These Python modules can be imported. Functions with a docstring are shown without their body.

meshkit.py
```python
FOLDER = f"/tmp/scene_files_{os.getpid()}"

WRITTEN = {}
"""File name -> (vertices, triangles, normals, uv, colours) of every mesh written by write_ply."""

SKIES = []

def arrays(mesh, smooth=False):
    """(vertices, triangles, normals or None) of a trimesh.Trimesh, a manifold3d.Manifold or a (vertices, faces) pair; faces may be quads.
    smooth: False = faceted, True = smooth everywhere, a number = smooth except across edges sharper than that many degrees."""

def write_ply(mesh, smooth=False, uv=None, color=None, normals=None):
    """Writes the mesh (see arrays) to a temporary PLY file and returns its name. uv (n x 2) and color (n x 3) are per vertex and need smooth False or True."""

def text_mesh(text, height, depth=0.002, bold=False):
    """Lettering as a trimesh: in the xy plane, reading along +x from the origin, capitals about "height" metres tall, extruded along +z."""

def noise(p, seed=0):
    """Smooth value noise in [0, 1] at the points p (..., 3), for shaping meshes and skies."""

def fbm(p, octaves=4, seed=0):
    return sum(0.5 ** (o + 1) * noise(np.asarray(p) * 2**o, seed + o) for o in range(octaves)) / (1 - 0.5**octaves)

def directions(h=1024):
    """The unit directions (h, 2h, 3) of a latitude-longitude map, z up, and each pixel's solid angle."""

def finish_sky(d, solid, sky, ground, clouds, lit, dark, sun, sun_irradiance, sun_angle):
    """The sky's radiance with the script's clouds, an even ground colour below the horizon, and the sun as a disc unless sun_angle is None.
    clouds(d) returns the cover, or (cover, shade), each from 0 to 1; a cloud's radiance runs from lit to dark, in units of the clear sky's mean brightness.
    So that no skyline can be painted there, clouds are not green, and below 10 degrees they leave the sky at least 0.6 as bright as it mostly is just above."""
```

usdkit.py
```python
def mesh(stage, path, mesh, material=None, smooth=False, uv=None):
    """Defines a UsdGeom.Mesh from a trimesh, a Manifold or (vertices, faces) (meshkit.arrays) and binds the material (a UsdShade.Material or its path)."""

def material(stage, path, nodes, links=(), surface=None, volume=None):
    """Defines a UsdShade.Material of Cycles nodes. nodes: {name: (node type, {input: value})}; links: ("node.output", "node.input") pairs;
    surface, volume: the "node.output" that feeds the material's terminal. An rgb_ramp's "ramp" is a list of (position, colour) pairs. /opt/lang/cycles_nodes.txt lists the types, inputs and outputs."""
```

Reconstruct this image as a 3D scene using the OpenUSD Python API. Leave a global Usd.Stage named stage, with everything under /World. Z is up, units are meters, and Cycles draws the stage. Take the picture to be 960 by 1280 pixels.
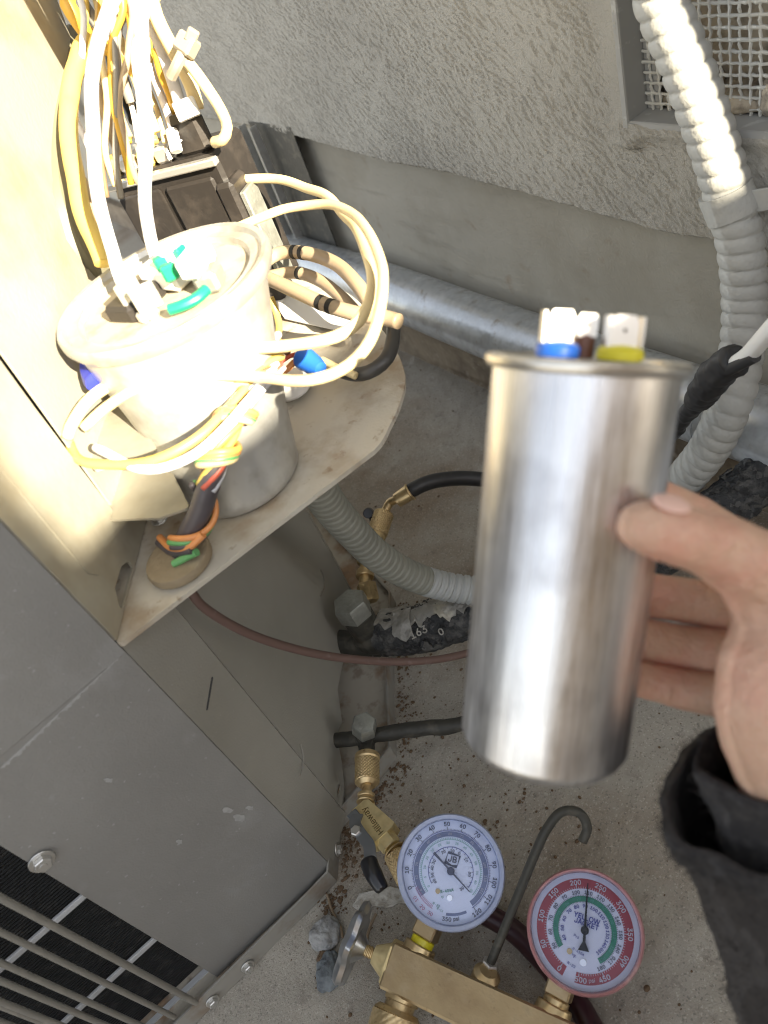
import math, random, numpy as np, trimesh, usdkit, meshkit
from pxr import Usd, UsdGeom, UsdLux, UsdShade, Gf, Sdf
import manifold3d as m3
from shapely.geometry import Polygon, Point, box as sbox
from shapely.ops import unary_union

stage = Usd.Stage.CreateInMemory()
UsdGeom.SetStageUpAxis(stage, UsdGeom.Tokens.z); UsdGeom.SetStageMetersPerUnit(stage, 1.0)
UsdGeom.Xform.Define(stage, '/World'); UsdGeom.Scope.Define(stage, '/World/Looks')
random.seed(7); rng = np.random.default_rng(7)
V = lambda *a: np.array(a, float)
nrm = lambda v: np.asarray(v, float) / np.linalg.norm(v)

# ------------------------------------------------------------------ camera, sky, sun
FPX, H = 967., 0.62
_nad = V(450, 980, FPX); _up = -nrm(_nad); _wv = V(-815, -570, FPX)
_Y = nrm(_wv - _up * (_wv @ _up)); _X = nrm(np.cross(_Y, _up)); R = np.stack([_X, _Y, _up])
CAM = V(0, 0, H)
cam = UsdGeom.Camera.Define(stage, '/World/camera')
rx, ry, rz = R @ V(1, 0, 0), R @ V(0, -1, 0), R @ V(0, 0, -1)
cam.AddTransformOp().Set(Gf.Matrix4d(*rx, 0, *ry, 0, *rz, 0, *CAM, 1))
HA = 6.75
cam.CreateHorizontalApertureAttr(HA); cam.CreateVerticalApertureAttr(HA * 4 / 3); cam.CreateFocalLengthAttr(HA * FPX / 960)
cam.CreateClippingRangeAttr(Gf.Vec2f(0.01, 1000)); cam.CreateFStopAttr(2.0); cam.CreateFocusDistanceAttr(0.60)
cam.CreateExposureAttr(2.48)
SUN_EL, SUN_DEV = math.radians(24.5), math.radians(2.2)
TO_SUN = V(math.sin(SUN_DEV) * math.cos(SUN_EL), -math.cos(SUN_DEV) * math.cos(SUN_EL), math.sin(SUN_EL))
sun = UsdLux.DistantLight.Define(stage, '/World/sun')
sun.CreateIntensityAttr(1.25); sun.CreateAngleAttr(0.55); sun.CreateColorAttr(Gf.Vec3f(1, .885, .68)); sun.CreateNormalizeAttr(True)
_sx = nrm(np.cross([0, 0, 1], TO_SUN)); _sy = np.cross(TO_SUN, _sx)
sun.AddTransformOp().Set(Gf.Matrix4d(*_sx, 0, *_sy, 0, *TO_SUN, 0, 0, 0, 5, 1))
skym = usdkit.material(stage, '/World/Looks/sky_light', {
    's': ('sky_texture', {'sky_type': 'single_scattering', 'sun_disc': False, 'sun_elevation': SUN_EL, 'sun_rotation': math.atan2(TO_SUN[0], TO_SUN[1])}),
    'h': ('hsv', {'saturation': 0.30, 'value': 1.0}), 'b': ('background_shader', {'strength': 0.072})},
    [('s.color', 'h.color'), ('h.color', 'b.color')], surface='b.background')
dome = UsdLux.DomeLight.Define(stage, '/World/sky')
UsdShade.MaterialBindingAPI.Apply(dome.GetPrim()).Bind(skym)
dome.GetPrim().SetCustomDataByKey('kind', 'structure')

# pixel of the photograph -> a point in the yard
def ray(px, py): return R @ V((px - 480) / FPX, (py - 640) / FPX, 1)
def Zp(px, py, z): d = ray(px, py); return CAM + d * ((z - H) / d[2])
def Xp(px, py, x): d = ray(px, py); return CAM + d * (x / d[0])
def Yp(px, py, y): d = ray(px, py); return CAM + d * (y / d[1])
def Dp(px, py, t): return CAM + ray(px, py) * t
def Np(px, py, p0, n): d = ray(px, py); return CAM + d * (((p0 - CAM) @ n) / (d @ n))
def toward(p): return nrm(CAM - p)

# ------------------------------------------------------------------ scene helpers
_used = {}
def numbered(parent, name):
    k = (str(parent), name); n = _used.get(k, 0); _used[k] = n + 1
    return f'{parent}/{name}' if n == 0 else f'{parent}/{name}_{n:03d}'
def setdata(prim, label=None, cat=None, group=None, kind=None):
    for k, v in (('label', label), ('category', cat), ('group', group), ('kind', kind)):
        if v: prim.SetCustomDataByKey(k, v)
    return prim
def thing(name, label, cat, group=None, kind=None, loc=None):
    x = UsdGeom.Xform.Define(stage, numbered('/World', name))
    return setdata(x.GetPrim(), label, cat, group, kind)
def obj(name, mesh, mat, parent=None, label=None, cat=None, group=None, kind=None, smooth=35):
    if isinstance(mesh, list): mesh = trimesh.util.concatenate([asmesh(m) for m in mesh])
    p = usdkit.mesh(stage, numbered(parent.GetPath() if parent else '/World', name), mesh, mat, smooth=smooth).GetPrim()
    return setdata(p, label, cat, group, kind)

def asmesh(m):
    if isinstance(m, trimesh.Trimesh): return m
    v, f, _ = meshkit.arrays(m); return trimesh.Trimesh(v, f, process=False)
def frame(z, up=(0, 0, 1)):
    z = nrm(z); up = np.asarray(up, float)
    if abs(z @ nrm(up)) > .98: up = V(0, 1, 0) if abs(z[1]) < .9 else V(1, 0, 0)
    x = nrm(np.cross(up, z)); return np.stack([x, np.cross(z, x), z], 1)
def place(m, o, B):
    m = asmesh(m).copy(); T = np.eye(4); T[:3, :3] = B; T[:3, 3] = o; m.apply_transform(T)
    return m
def cbox(sx, sy, sz, c=.001):
    """chamfered box centred on the origin"""
    h = V(sx, sy, sz) / 2; pts = []
    for i in range(3):
        k = h - c; k[i] = h[i]
        for s in np.ndindex(2, 2, 2): pts.append(k * (np.array(s) * 2 - 1))
    m = trimesh.Trimesh(np.array(pts)).convex_hull; m.fix_normals(); return m
def bar(p, q, w, t, up=(0, 0, 1), c=.0008):
    p, q = np.asarray(p, float), np.asarray(q, float); L = np.linalg.norm(q - p)
    return place(cbox(w, t, L, c), (p + q) / 2, frame(q - p, up))
def revolve(profile, o, axis, n=32, up=(0, 0, 1), rmod=None):
    """profile of (radius, height) along axis from o"""
    pr = np.array(profile, float); B = frame(axis, up); th = np.arange(n) * 2 * np.pi / n
    rr = pr[:, 0][:, None] * np.ones(n)[None] if rmod is None else rmod(pr[:, 0][:, None], th[None], pr[:, 1][:, None])
    P = np.stack([rr * np.cos(th), rr * np.sin(th), np.broadcast_to(pr[:, 1][:, None], rr.shape)], -1).reshape(-1, 3)
    m = len(pr); F = []
    i, j = np.meshgrid(np.arange(m - 1), np.arange(n), indexing='ij')
    q = np.stack([i * n + j, i * n + (j + 1) % n, (i + 1) * n + (j + 1) % n, (i + 1) * n + j], -1).reshape(-1, 4)
    F = np.vstack([q[:, [0, 1, 2]], q[:, [0, 2, 3]]])
    caps = []; c0 = len(P); P = np.vstack([P, [[0, 0, pr[0, 1]], [0, 0, pr[-1, 1]]]])
    jj = np.arange(n); caps = np.vstack([np.stack([np.full(n, c0), (jj + 1) % n, jj], 1), np.stack([np.full(n, c0 + 1), (m - 1) * n + jj, (m - 1) * n + (jj + 1) % n], 1)])
    return trimesh.Trimesh(P @ B.T + np.asarray(o, float), np.vstack([F, caps]), process=False)
def cyl(p, q, r, r2=None, n=24, ch=.0006):
    p, q = np.asarray(p, float), np.asarray(q, float); L = np.linalg.norm(q - p); r2 = r if r2 is None else r2
    ch = min(ch, r * .4, r2 * .4, L * .3)
    return revolve([(r - ch, 0), (r, ch), (r2, L - ch), (r2 - ch, L)], p, q - p, n)
def hexnut(p, q, r, ch=.0008):
    p, q = np.asarray(p, float), np.asarray(q, float); L = np.linalg.norm(q - p)
    return revolve([(r - ch, 0), (r, ch), (r, L - ch), (r - ch, L)], p, q - p, 6)
def knurl(p, q, r, depth=.0006, n=72, pitch=None):
    p, q = np.asarray(p, float), np.asarray(q, float); L = np.linalg.norm(q - p); k = 22; m = max(8, int(L / .0006))
    hs = np.linspace(0, L, m); pr = [(r * .93, 0)] + [(r, h) for h in np.linspace(L * .03, L * .97, m)] + [(r * .93, L)]
    s = 2 * np.pi * r / k
    f = lambda rr, th, h: rr + depth * (np.abs(((th * k / 2 / np.pi + h / s) % 1) - .5) + np.abs(((th * k / 2 / np.pi - h / s) % 1) - .5) - .5) * (rr > r * .96)
    return revolve(pr, p, q - p, k * 4, rmod=f)
def spline(pts, n=12):
    P = np.array(pts, float); P = np.vstack([2 * P[0] - P[1], P, 2 * P[-1] - P[-2]]); out = []
    for i in range(1, len(P) - 2):
        t = np.linspace(0, 1, n, endpoint=False)[:, None]; a, b, c, d = P[i - 1:i + 3]
        out.append(.5 * (2 * b + (c - a) * t + (2 * a - 5 * b + 4 * c - d) * t**2 + (3 * b - a - 3 * c + d) * t**3))
    return np.vstack(out + [P[-2:-1]])
def resample(P, step):
    s = np.r_[0, np.cumsum(np.linalg.norm(np.diff(P, axis=0), axis=1))]; k = np.arange(0, s[-1], step); k = np.r_[k, s[-1]]
    return np.stack([np.interp(k, s, P[:, i]) for i in range(3)], 1), k
def sweep(P, radius, n=14, rmod=None, s=None, caps=True):
    """tube along the polyline with parallel-transported frames; rmod(theta, s) scales the radius"""
    P = np.asarray(P, float); T = np.gradient(P, axis=0); T /= np.linalg.norm(T, axis=1, keepdims=True) + 1e-12
    a = np.cross(T[0], V(0, 0, 1) if abs(T[0][2]) < .9 else V(1, 0, 0)); a = nrm(a); A = []
    for t in T:
        a = a - t * (a @ t); a = nrm(a); A.append(a)
    A = np.array(A); Bn = np.cross(T, A); th = np.arange(n) * 2 * np.pi / n
    r = np.broadcast_to(np.asarray(radius, float).reshape(-1, 1), (len(P), 1)) * np.ones((1, n))
    if rmod is not None: r = r * rmod(th[None], (np.r_[0, np.cumsum(np.linalg.norm(np.diff(P, axis=0), axis=1))] if s is None else s)[:, None])
    v = (P[:, None] + r[..., None] * (np.cos(th)[None, :, None] * A[:, None] + np.sin(th)[None, :, None] * Bn[:, None])).reshape(-1, 3)
    i, j = np.meshgrid(np.arange(len(P) - 1), np.arange(n), indexing='ij')
    q = np.stack([i * n + j, i * n + (j + 1) % n, (i + 1) * n + (j + 1) % n, (i + 1) * n + j], -1).reshape(-1, 4)
    f = [q[:, [0, 1, 2]], q[:, [0, 2, 3]]]
    if caps:
        c = len(v); v = np.vstack([v, P[:1], P[-1:]]); jj = np.arange(n); e = (len(P) - 1) * n
        f += [np.stack([np.full(n, c), (jj + 1) % n, jj], 1), np.stack([np.full(n, c + 1), e + jj, e + (jj + 1) % n], 1)]
    return trimesh.Trimesh(v, np.vstack(f), process=False)
def tube(pts, r, n=12, step=.004):
    P, _ = resample(spline(pts, 14), step); return sweep(P, r, n)
def extrude(poly, h, o=(0, 0, 0), B=np.eye(3)):
    gs = getattr(poly, 'geoms', [poly])
    return place(trimesh.util.concatenate([trimesh.creation.extrude_polygon(g, h, engine='earcut') for g in gs]), o, B)
def plate(pts2d, t, p0, ex, ey):
    """flat plate of thickness t: outline in the frame (ex, ey) at p0, thickness behind the face"""
    ex, ey = nrm(ex), nrm(ey); ez = np.cross(ex, ey)
    return extrude(Polygon(pts2d), t, np.asarray(p0, float) - ez * t, np.stack([ex, ey, ez], 1))
def rect(x0, y0, x1, y1, r=0.0):
    return sbox(x0 + r, y0 + r, x1 - r, y1 - r).buffer(r, 6) if r else sbox(x0, y0, x1, y1)
def wob(m, amp, scale, seed=0):
    m = asmesh(m).copy(); m.merge_vertices(); n = m.vertex_normals; d = meshkit.fbm(m.vertices * scale + 50, 3, seed) - .5
    m.vertices = m.vertices + n * (d * 2 * amp)[:, None]; return m
def grid(fn, nu, nv):
    u, v = np.meshgrid(np.linspace(0, 1, nu), np.linspace(0, 1, nv), indexing='ij'); P = fn(u, v).reshape(-1, 3)
    i, j = np.meshgrid(np.arange(nu - 1), np.arange(nv - 1), indexing='ij')
    q = np.stack([i * nv + j, (i + 1) * nv + j, (i + 1) * nv + j + 1, i * nv + j + 1], -1).reshape(-1, 4)
    return trimesh.Trimesh(P, np.vstack([q[:, [0, 1, 2]], q[:, [0, 2, 3]]]), process=False)

def M(name, color, layers=(), rough=.5, metal=0., bump=(), spec=.5, rvar=0, stretch=None, extra=None, voro=None, aniso=None):
    """layers: (colour, noise scale, lo, hi, amount); bump: (scale, distance); voro: (scale, colour, lo, hi, amount)"""
    n = {'g': ('geometry', {}), 'p': ('principled_bsdf', dict(base_color=color, roughness=rough, metallic=metal, specular_ior_level=spec, **(extra or {})))}
    L = []; src = 'g.position'
    if stretch is not None:
        n['map'] = ('mapping', {'scale': stretch[0], 'rotation': stretch[1] if len(stretch) > 1 else (0, 0, 0)}); L.append(('g.position', 'map.vector')); src = 'map.vector'
    prev = None
    for i, (c, sc, lo, hi, am) in enumerate(layers):
        n[f'n{i}'] = ('noise_texture', {'scale': sc, 'detail': 5., 'roughness': .6}); L.append((src, f'n{i}.vector'))
        n[f'r{i}'] = ('map_range', {'from_min': lo, 'from_max': hi, 'to_min': 0., 'to_max': am, 'clamp': True}); L.append((f'n{i}.fac', f'r{i}.value'))
        n[f'x{i}'] = ('mix_color', {'a': color, 'b': c}); L.append((f'r{i}.result', f'x{i}.fac'))
        if prev: L.append((prev, f'x{i}.a'))
        prev = f'x{i}.result'
    for i, (sc, c, lo, hi, am) in enumerate(voro or ()):
        n[f'v{i}'] = ('voronoi_texture', {'scale': sc}); L.append((src, f'v{i}.vector'))
        n[f'vs{i}'] = ('separate_color', {}); L.append((f'v{i}.color', f'vs{i}.color'))
        n[f'vr{i}'] = ('map_range', {'from_min': lo, 'from_max': hi, 'to_min': 0., 'to_max': am, 'clamp': True}); L.append((f'vs{i}.r', f'vr{i}.value'))
        n[f'vx{i}'] = ('mix_color', {'a': color, 'b': c}); L.append((f'vr{i}.result', f'vx{i}.fac'))
        if prev: L.append((prev, f'vx{i}.a'))
        prev = f'vx{i}.result'
    if prev: L.append((prev, 'p.base_color'))
    if rvar:
        n['rn'] = ('noise_texture', {'scale': 60., 'detail': 4.}); L.append((src, 'rn.vector'))
        n['rr'] = ('map_range', {'from_min': .3, 'from_max': .7, 'to_min': max(.03, rough - rvar), 'to_max': min(1, rough + rvar), 'clamp': True}); L += [('rn.fac', 'rr.value'), ('rr.result', 'p.roughness')]
    pb = None
    for i, (sc, di) in enumerate(bump):
        n[f'bn{i}'] = ('noise_texture', {'scale': sc, 'detail': 3.}); n[f'bb{i}'] = ('bump', {'distance': di, 'strength': 1.})
        L += [(src, f'bn{i}.vector'), (f'bn{i}.fac', f'bb{i}.height')]
        if pb: L.append((pb, f'bb{i}.normal'))
        pb = f'bb{i}.normal'
    if pb: L.append((pb, 'p.normal'))
    return usdkit.material(stage, f'/World/Looks/{name}', n, L, surface='p.BSDF')

# ------------------------------------------------------------------ materials
m_conc = M('concrete', (.37, .342, .29), [((.21, .15, .095), 5, .46, .62, .75), ((.43, .40, .34), 9, .55, .75, .6), ((.13, .11, .09), 60, .58, .72, .5)], rough=.9, bump=[(520, .0009), (1500, .0005)],
           voro=[(950, (.56, .52, .45), .88, .97, .5), (820, (.13, .12, .105), .89, .96, .5), (1500, (.38, .35, .29), .7, .9, .4)])
m_stucco = M('stucco', (.335, .315, .268), [((.25, .235, .2), 5, .42, .62, .8), ((.25, .235, .2), 30, .58, .75, .5)], rough=.85, bump=[(480, .0009), (950, .0008)])
m_found = M('foundation_paint', (.28, .262, .215), [((.215, .195, .15), 8, .45, .65, .7), ((.2, .15, .1), 25, .63, .74, .7)], rough=.75, bump=[(160, .0005), (500, .0004)])
m_sill = M('dirty_sill', (.2, .16, .11), [((.1, .075, .05), 30, .4, .65, .8), ((.33, .29, .23), 70, .58, .7, .5)], rough=.95, bump=[(160, .002)])
m_paint = M('grey_paint', (.35, .35, .325), [((.42, .42, .40), 30, .5, .7, .4), ((.25, .24, .21), 90, .62, .72, .5)], rough=.6, bump=[(300, .0005)])
m_cabinet = M('cabinet_paint', (.31, .30, .265), [((.255, .245, .21), 7, .4, .65, .7), ((.31, .295, .25), 30, .54, .75, .5), ((.34, .32, .28), 160, .64, .74, .35)], rough=.52, bump=[(700, .00025)], voro=[(800, (.36, .35, .32), .992, .998, .35)], spec=.4)
m_panel = M('front_panel_paint', (.232, .227, .212), [((.195, .19, .178), 6, .4, .65, .8), ((.27, .27, .262), 22, .58, .74, .5), ((.30, .30, .29), 130, .64, .74, .35)], rough=.5, bump=[(700, .00025)], voro=[(700, (.42, .42, .42), .995, .999, .35)], spec=.4)
m_base = M('base_pan_paint', (.28, .27, .24), [((.2, .14, .09), 30, .52, .66, .7)], rough=.6)
m_pan_in = M('dirty_pan', (.42, .38, .31), [((.24, .13, .06), 22, .48, .62, .8), ((.15, .11, .08), 60, .55, .68, .6)], rough=.85, bump=[(200, .001)])
m_shelf = M('dusty_galvanised', (.50, .465, .39), [((.26, .17, .085), 17, .5, .66, .65), ((.2, .12, .06), 70, .6, .68, .6), ((.62, .6, .55), 26, .58, .7, .5)], rough=.55, metal=.15, bump=[(500, .0003)])
m_boxwall = M('bare_box_steel', (.37, .35, .285), [((.26, .23, .165), 13, .44, .66, .8), ((.37, .355, .3), 9, .5, .7, .5)], rough=.45, metal=.25, bump=[(300, .0002)])
m_galv = M('galvanised', (.55, .55, .53), [((.4, .39, .36), 60, .45, .6, .6)], rough=.4, metal=.7, rvar=.12)
m_screw = M('zinc_screw', (.62, .61, .58), [((.35, .32, .27), 120, .55, .68, .5)], rough=.35, metal=.85)
m_fins = M('coil_fins', (.02, .021, .022), [((.05, .05, .048), 80, .6, .72, .8)], rough=.6, metal=.3)
m_strap = M('white_strap', (.5, .51, .52), rough=.5)
m_bars = M('guard_bars', (.2, .19, .165), [((.28, .26, .22), 60, .55, .7, .5)], rough=.5)
m_pipe = M('grey_metal_pipe', (.47, .49, .50), [((.58, .60, .62), 14, .5, .65, .6), ((.24, .21, .17), 55, .6, .7, .7)], rough=.30, metal=.6, rvar=.1, bump=[(300, .0002)])
m_flex = M('grey_flexible_conduit', (.215, .215, .18), [((.14, .14, .115), 18, .5, .68, .5)], rough=.6)
m_flexend = M('grey_conduit_worn', (.33, .34, .33), rough=.6)
m_brass = M('brass', (.62, .47, .25), [((.42, .31, .17), 60, .45, .65, .6), ((.2, .12, .06), 200, .6, .7, .6)], rough=.38, metal=.8, rvar=.12)
m_brass_b = M('bright_brass', (.82, .68, .37), [((.62, .48, .23), 80, .5, .66, .5)], rough=.38, metal=.7, rvar=.1)
m_brass_o = M('old_brass_bar', (.43, .325, .185), [((.36, .26, .15), 30, .45, .65, .5), ((.62, .52, .37), 16, .56, .72, .5), ((.2, .13, .07), 140, .62, .72, .5)], rough=.42, metal=.85, rvar=.18, bump=[(500, .0001)], stretch=((1.2, .9, 1), (0, 0, .5)))
m_zinc = M('dull_zinc', (.31, .32, .29), [((.2, .2, .175), 45, .45, .62, .7), ((.42, .42, .38), 140, .58, .7, .5)], rough=.5, metal=.55, bump=[(350, .0005)])
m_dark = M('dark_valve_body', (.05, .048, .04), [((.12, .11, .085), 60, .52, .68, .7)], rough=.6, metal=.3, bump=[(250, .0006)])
m_black = M('black_rubber', (.018, .018, .019), [((.04, .038, .036), 100, .55, .7, .6)], rough=.5)
m_bplast = M('black_plastic', (.012, .012, .014), rough=.22)
m_brownplast = M('dark_phenolic', (.022, .019, .017), [((.05, .042, .036), 50, .5, .68, .6)], rough=.4, bump=[(200, .0003)])
m_grommet = M('dirty_grommet', (.24, .19, .12), [((.32, .26, .17), 60, .5, .65, .7), ((.1, .08, .06), 40, .6, .7, .6)], rough=.9, bump=[(300, .0008)])
m_cord = M('brown_cord', (.105, .062, .05), [((.2, .15, .13), 90, .6, .72, .6)], rough=.6)
m_maroon = M('maroon_hose', (.035, .01, .014), rough=.4)
m_insul = M('cracked_insulation', (.026, .027, .028), [((.10, .097, .09), 90, .5, .68, .7), ((.01, .01, .01), 110, .56, .62, .9)], rough=.75, bump=[(130, .004), (420, .0014)], voro=[(240, (.12, .115, .105), .8, .9, .4)])
m_flake = M('grey_flake', (.07, .068, .062), [((.15, .145, .135), 110, .5, .66, .7)], rough=.9, bump=[(300, .001)])
m_foil = M('torn_foil_wrap', (.27, .262, .235), [((.15, .142, .125), 90, .46, .66, .7), ((.48, .44, .34), 40, .56, .68, .6)], rough=.5, metal=.3, bump=[(160, .002)])
m_ink = M('black_ink', (.02, .02, .02), rough=.7)
m_leaf = M('dry_brown_paper', (.28, .18, .1), [((.15, .09, .05), 60, .5, .65, .8)], rough=.9, bump=[(200, .001)])
m_stone = M('pale_stone', (.34, .34, .33), [((.22, .22, .22), 120, .45, .6, .8)], rough=.9, bump=[(300, .0012)])
m_slate = M('blue_grey_stone', (.16, .18, .19), [((.1, .11, .12), 120, .45, .6, .8)], rough=.85, bump=[(300, .0012)])
m_mortar = M('mortar_splash', (.5, .48, .43), [((.3, .27, .22), 90, .5, .62, .8)], rough=.95, bump=[(300, .001)])
m_soil = M('brown_clod', (.13, .085, .05), rough=1, bump=[(300, .001)])
m_twig = M('twig', (.24, .18, .12), rough=.9)
m_can = M('brushed_aluminium', (.66, .66, .67), [((.42, .42, .44), 30, .46, .6, .65), ((.82, .82, .82), 55, .52, .66, .6), ((.3, .29, .3), 90, .62, .7, .5)], rough=.3, metal=1, rvar=.1, bump=[(240, .0003)],
          extra={'anisotropic': .5})
m_rim = M('rolled_rim', (.62, .60, .56), [((.4, .36, .3), 90, .52, .65, .5)], rough=.33, metal=1)
m_tab = M('tinned_tab', (.85, .83, .78), rough=.3, metal=.8)
m_bluep = M('blue_plastic', (.02, .14, .6), rough=.35)
m_yelp = M('yellow_plastic', (.62, .54, .02), rough=.35)
m_brnp = M('brown_plastic', (.13, .05, .03), rough=.45)
m_ctr = 0
m_lbl = M('pale_blue_label', (.44, .53, .68), [((.36, .44, .58), 18, .45, .65, .5)], rough=.35)
m_cansteel = M('mounted_can_steel', (.50, .50, .48), [((.33, .31, .27), 40, .46, .66, .7)], rough=.36, metal=.6, bump=[(300, .0002)])
m_cantop = M('dusty_can_top', (.4, .35, .26), [((.25, .2, .14), 60, .5, .66, .7)], rough=.8)
m_green = M('green_plastic', (.01, .33, .13), rough=.4)
m_white = M('white_plastic', (.75, .75, .73), rough=.4)
m_navy = M('navy_label', (.02, .03, .3), rough=.4)
def wirem(name, c, r=.42): return M('wire_' + name, c, [(tuple(x * .7 for x in c), 60, .52, .7, .5)], rough=r)
w_yel, w_gold = wirem('yellow', (.58, .42, .10)), wirem('gold', (.55, .33, .04))
w_pale, w_white, w_grey = wirem('pale_yellow', (.62, .50, .27)), wirem('white', (.60, .60, .63)), wirem('grey', (.22, .21, .19))
w_black, w_brown, w_tan = wirem('black', (.04, .038, .035)), wirem('brown', (.2, .12, .07)), wirem('tan', (.34, .26, .17))
w_red, w_green, w_orange, w_purple = wirem('red', (.5, .1, .06)), wirem('green', (.12, .34, .12)), wirem('orange', (.62, .25, .08)), wirem('purple', (.075, .065, .07))
m_band = M('black_band', (.01, .01, .01), rough=.6)
m_tie = M('beige_tie', (.26, .23, .18), rough=.5)
m_skin = M('skin', (.51, .325, .225), [((.52, .265, .19), 45, .45, .65, .75), ((.42, .25, .175), 20, .48, .68, .6), ((.62, .42, .31), 110, .55, .7, .5), ((.36, .20, .14), 260, .62, .7, .35)], rough=.48, bump=[(900, .0006), (300, .0010), (120, .0008)], extra={'subsurface_weight': .15, 'subsurface_radius': (1, .3, .15), 'subsurface_scale': .004})
m_nail = M('nail', (.68, .44, .36), rough=.3)
m_sleeve = M('dark_knit', (.030, .026, .024), [((.04, .035, .032), 240, .5, .65, .8)], rough=.95, bump=[(600, .0012), (90, .002)])
m_hem = M('dark_knit_hem', (.024, .022, .022), [((.05, .046, .043), 300, .5, .62, .8)], rough=.95, bump=[(800, .001)])
m_lens_blue = usdkit.material(stage, '/World/Looks/clear_lens', {'t': ('transparent_bsdf', {'color': (.93, .95, 1.)}), 'g': ('glossy_bsdf', {'roughness': .03}), 'f': ('fresnel', {'IOR': 1.25}), 'm': ('mix_closure', {})},
                              [('f.fac', 'm.fac'), ('t.BSDF', 'm.closure1'), ('g.BSDF', 'm.closure2')], surface='m.closure')
m_case_b = M('blue_gauge_case', (.30, .345, .50), [((.42, .46, .58), 50, .5, .68, .6)], rough=.3)
m_case_r = M('red_gauge_case', (.36, .16, .165), [((.55, .38, .38), 50, .55, .7, .6)], rough=.25)
m_dial_b, m_dial_r = M('blue_white_dial', (.86, .89, .97), rough=.5), M('white_dial', (.82, .82, .88), rough=.5)
m_pblue, m_pgrey, m_pgreen, m_pred, m_pwhite, m_pnavy = M('print_slate', (.21, .24, .35), rough=.5), M('print_grey', (.09, .1, .14), rough=.5), M('print_green', (.05, .27, .16), rough=.5), M('print_red', (.42, .07, .08), rough=.5), M('print_white', (.7, .68, .7), rough=.5), M('print_navy', (.05, .06, .32), rough=.5)
m_pmint, m_ppink = M('print_mint', (.16, .45, .36), rough=.5), M('print_pink', (.55, .14, .25), rough=.5)
m_wood = M('fence_wood', (.25, .17, .1), [((.17, .11, .065), 9, .45, .65, .8)], rough=.85, stretch=((6, 6, 1),))
m_wire = M('painted_hardware_cloth', (.47, .46, .41), rough=.6)
m_cavity = M('dark_cavity', (.22, .19, .145), [((.2, .17, .12), 20, .52, .62, .8)], rough=1)
m_rubble = M('vent_rubble', (.4, .34, .25), [((.12, .1, .08), 50, .5, .62, .8)], rough=1, bump=[(200, .002)])
m_ventframe = M('vent_frame_paint', (.27, .265, .245), [((.42, .41, .38), 60, .58, .68, .6)], rough=.65)
# ================================================================== THE SETTING
def gridxy(xs, ys, z=0.0):
    X, Yv = np.meshgrid(xs, ys, indexing='ij'); n, k = X.shape
    P = np.stack([X, Yv, np.full_like(X, z)], -1).reshape(-1, 3)
    i, j = np.meshgrid(np.arange(n - 1), np.arange(k - 1), indexing='ij')
    q = np.stack([i * k + j, (i + 1) * k + j, (i + 1) * k + j + 1, i * k + j + 1], -1).reshape(-1, 4)
    return trimesh.Trimesh(P, np.vstack([q[:, [0, 1, 2]], q[:, [0, 2, 3]]]), process=False)
xs = np.unique(np.r_[np.linspace(-40, -1, 12), np.arange(-.25, .5, .004), np.linspace(.5, 40, 10)])
ys = np.unique(np.r_[np.linspace(-40, -.2, 12), np.arange(-.05, 1.2, .004), np.linspace(1.25, 60, 12)])
gm = gridxy(xs, ys)
ins = (np.abs(gm.vertices[:, 0] - .12) < .37) & (gm.vertices[:, 1] > -.05) & (gm.vertices[:, 1] < 1.2)
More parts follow.
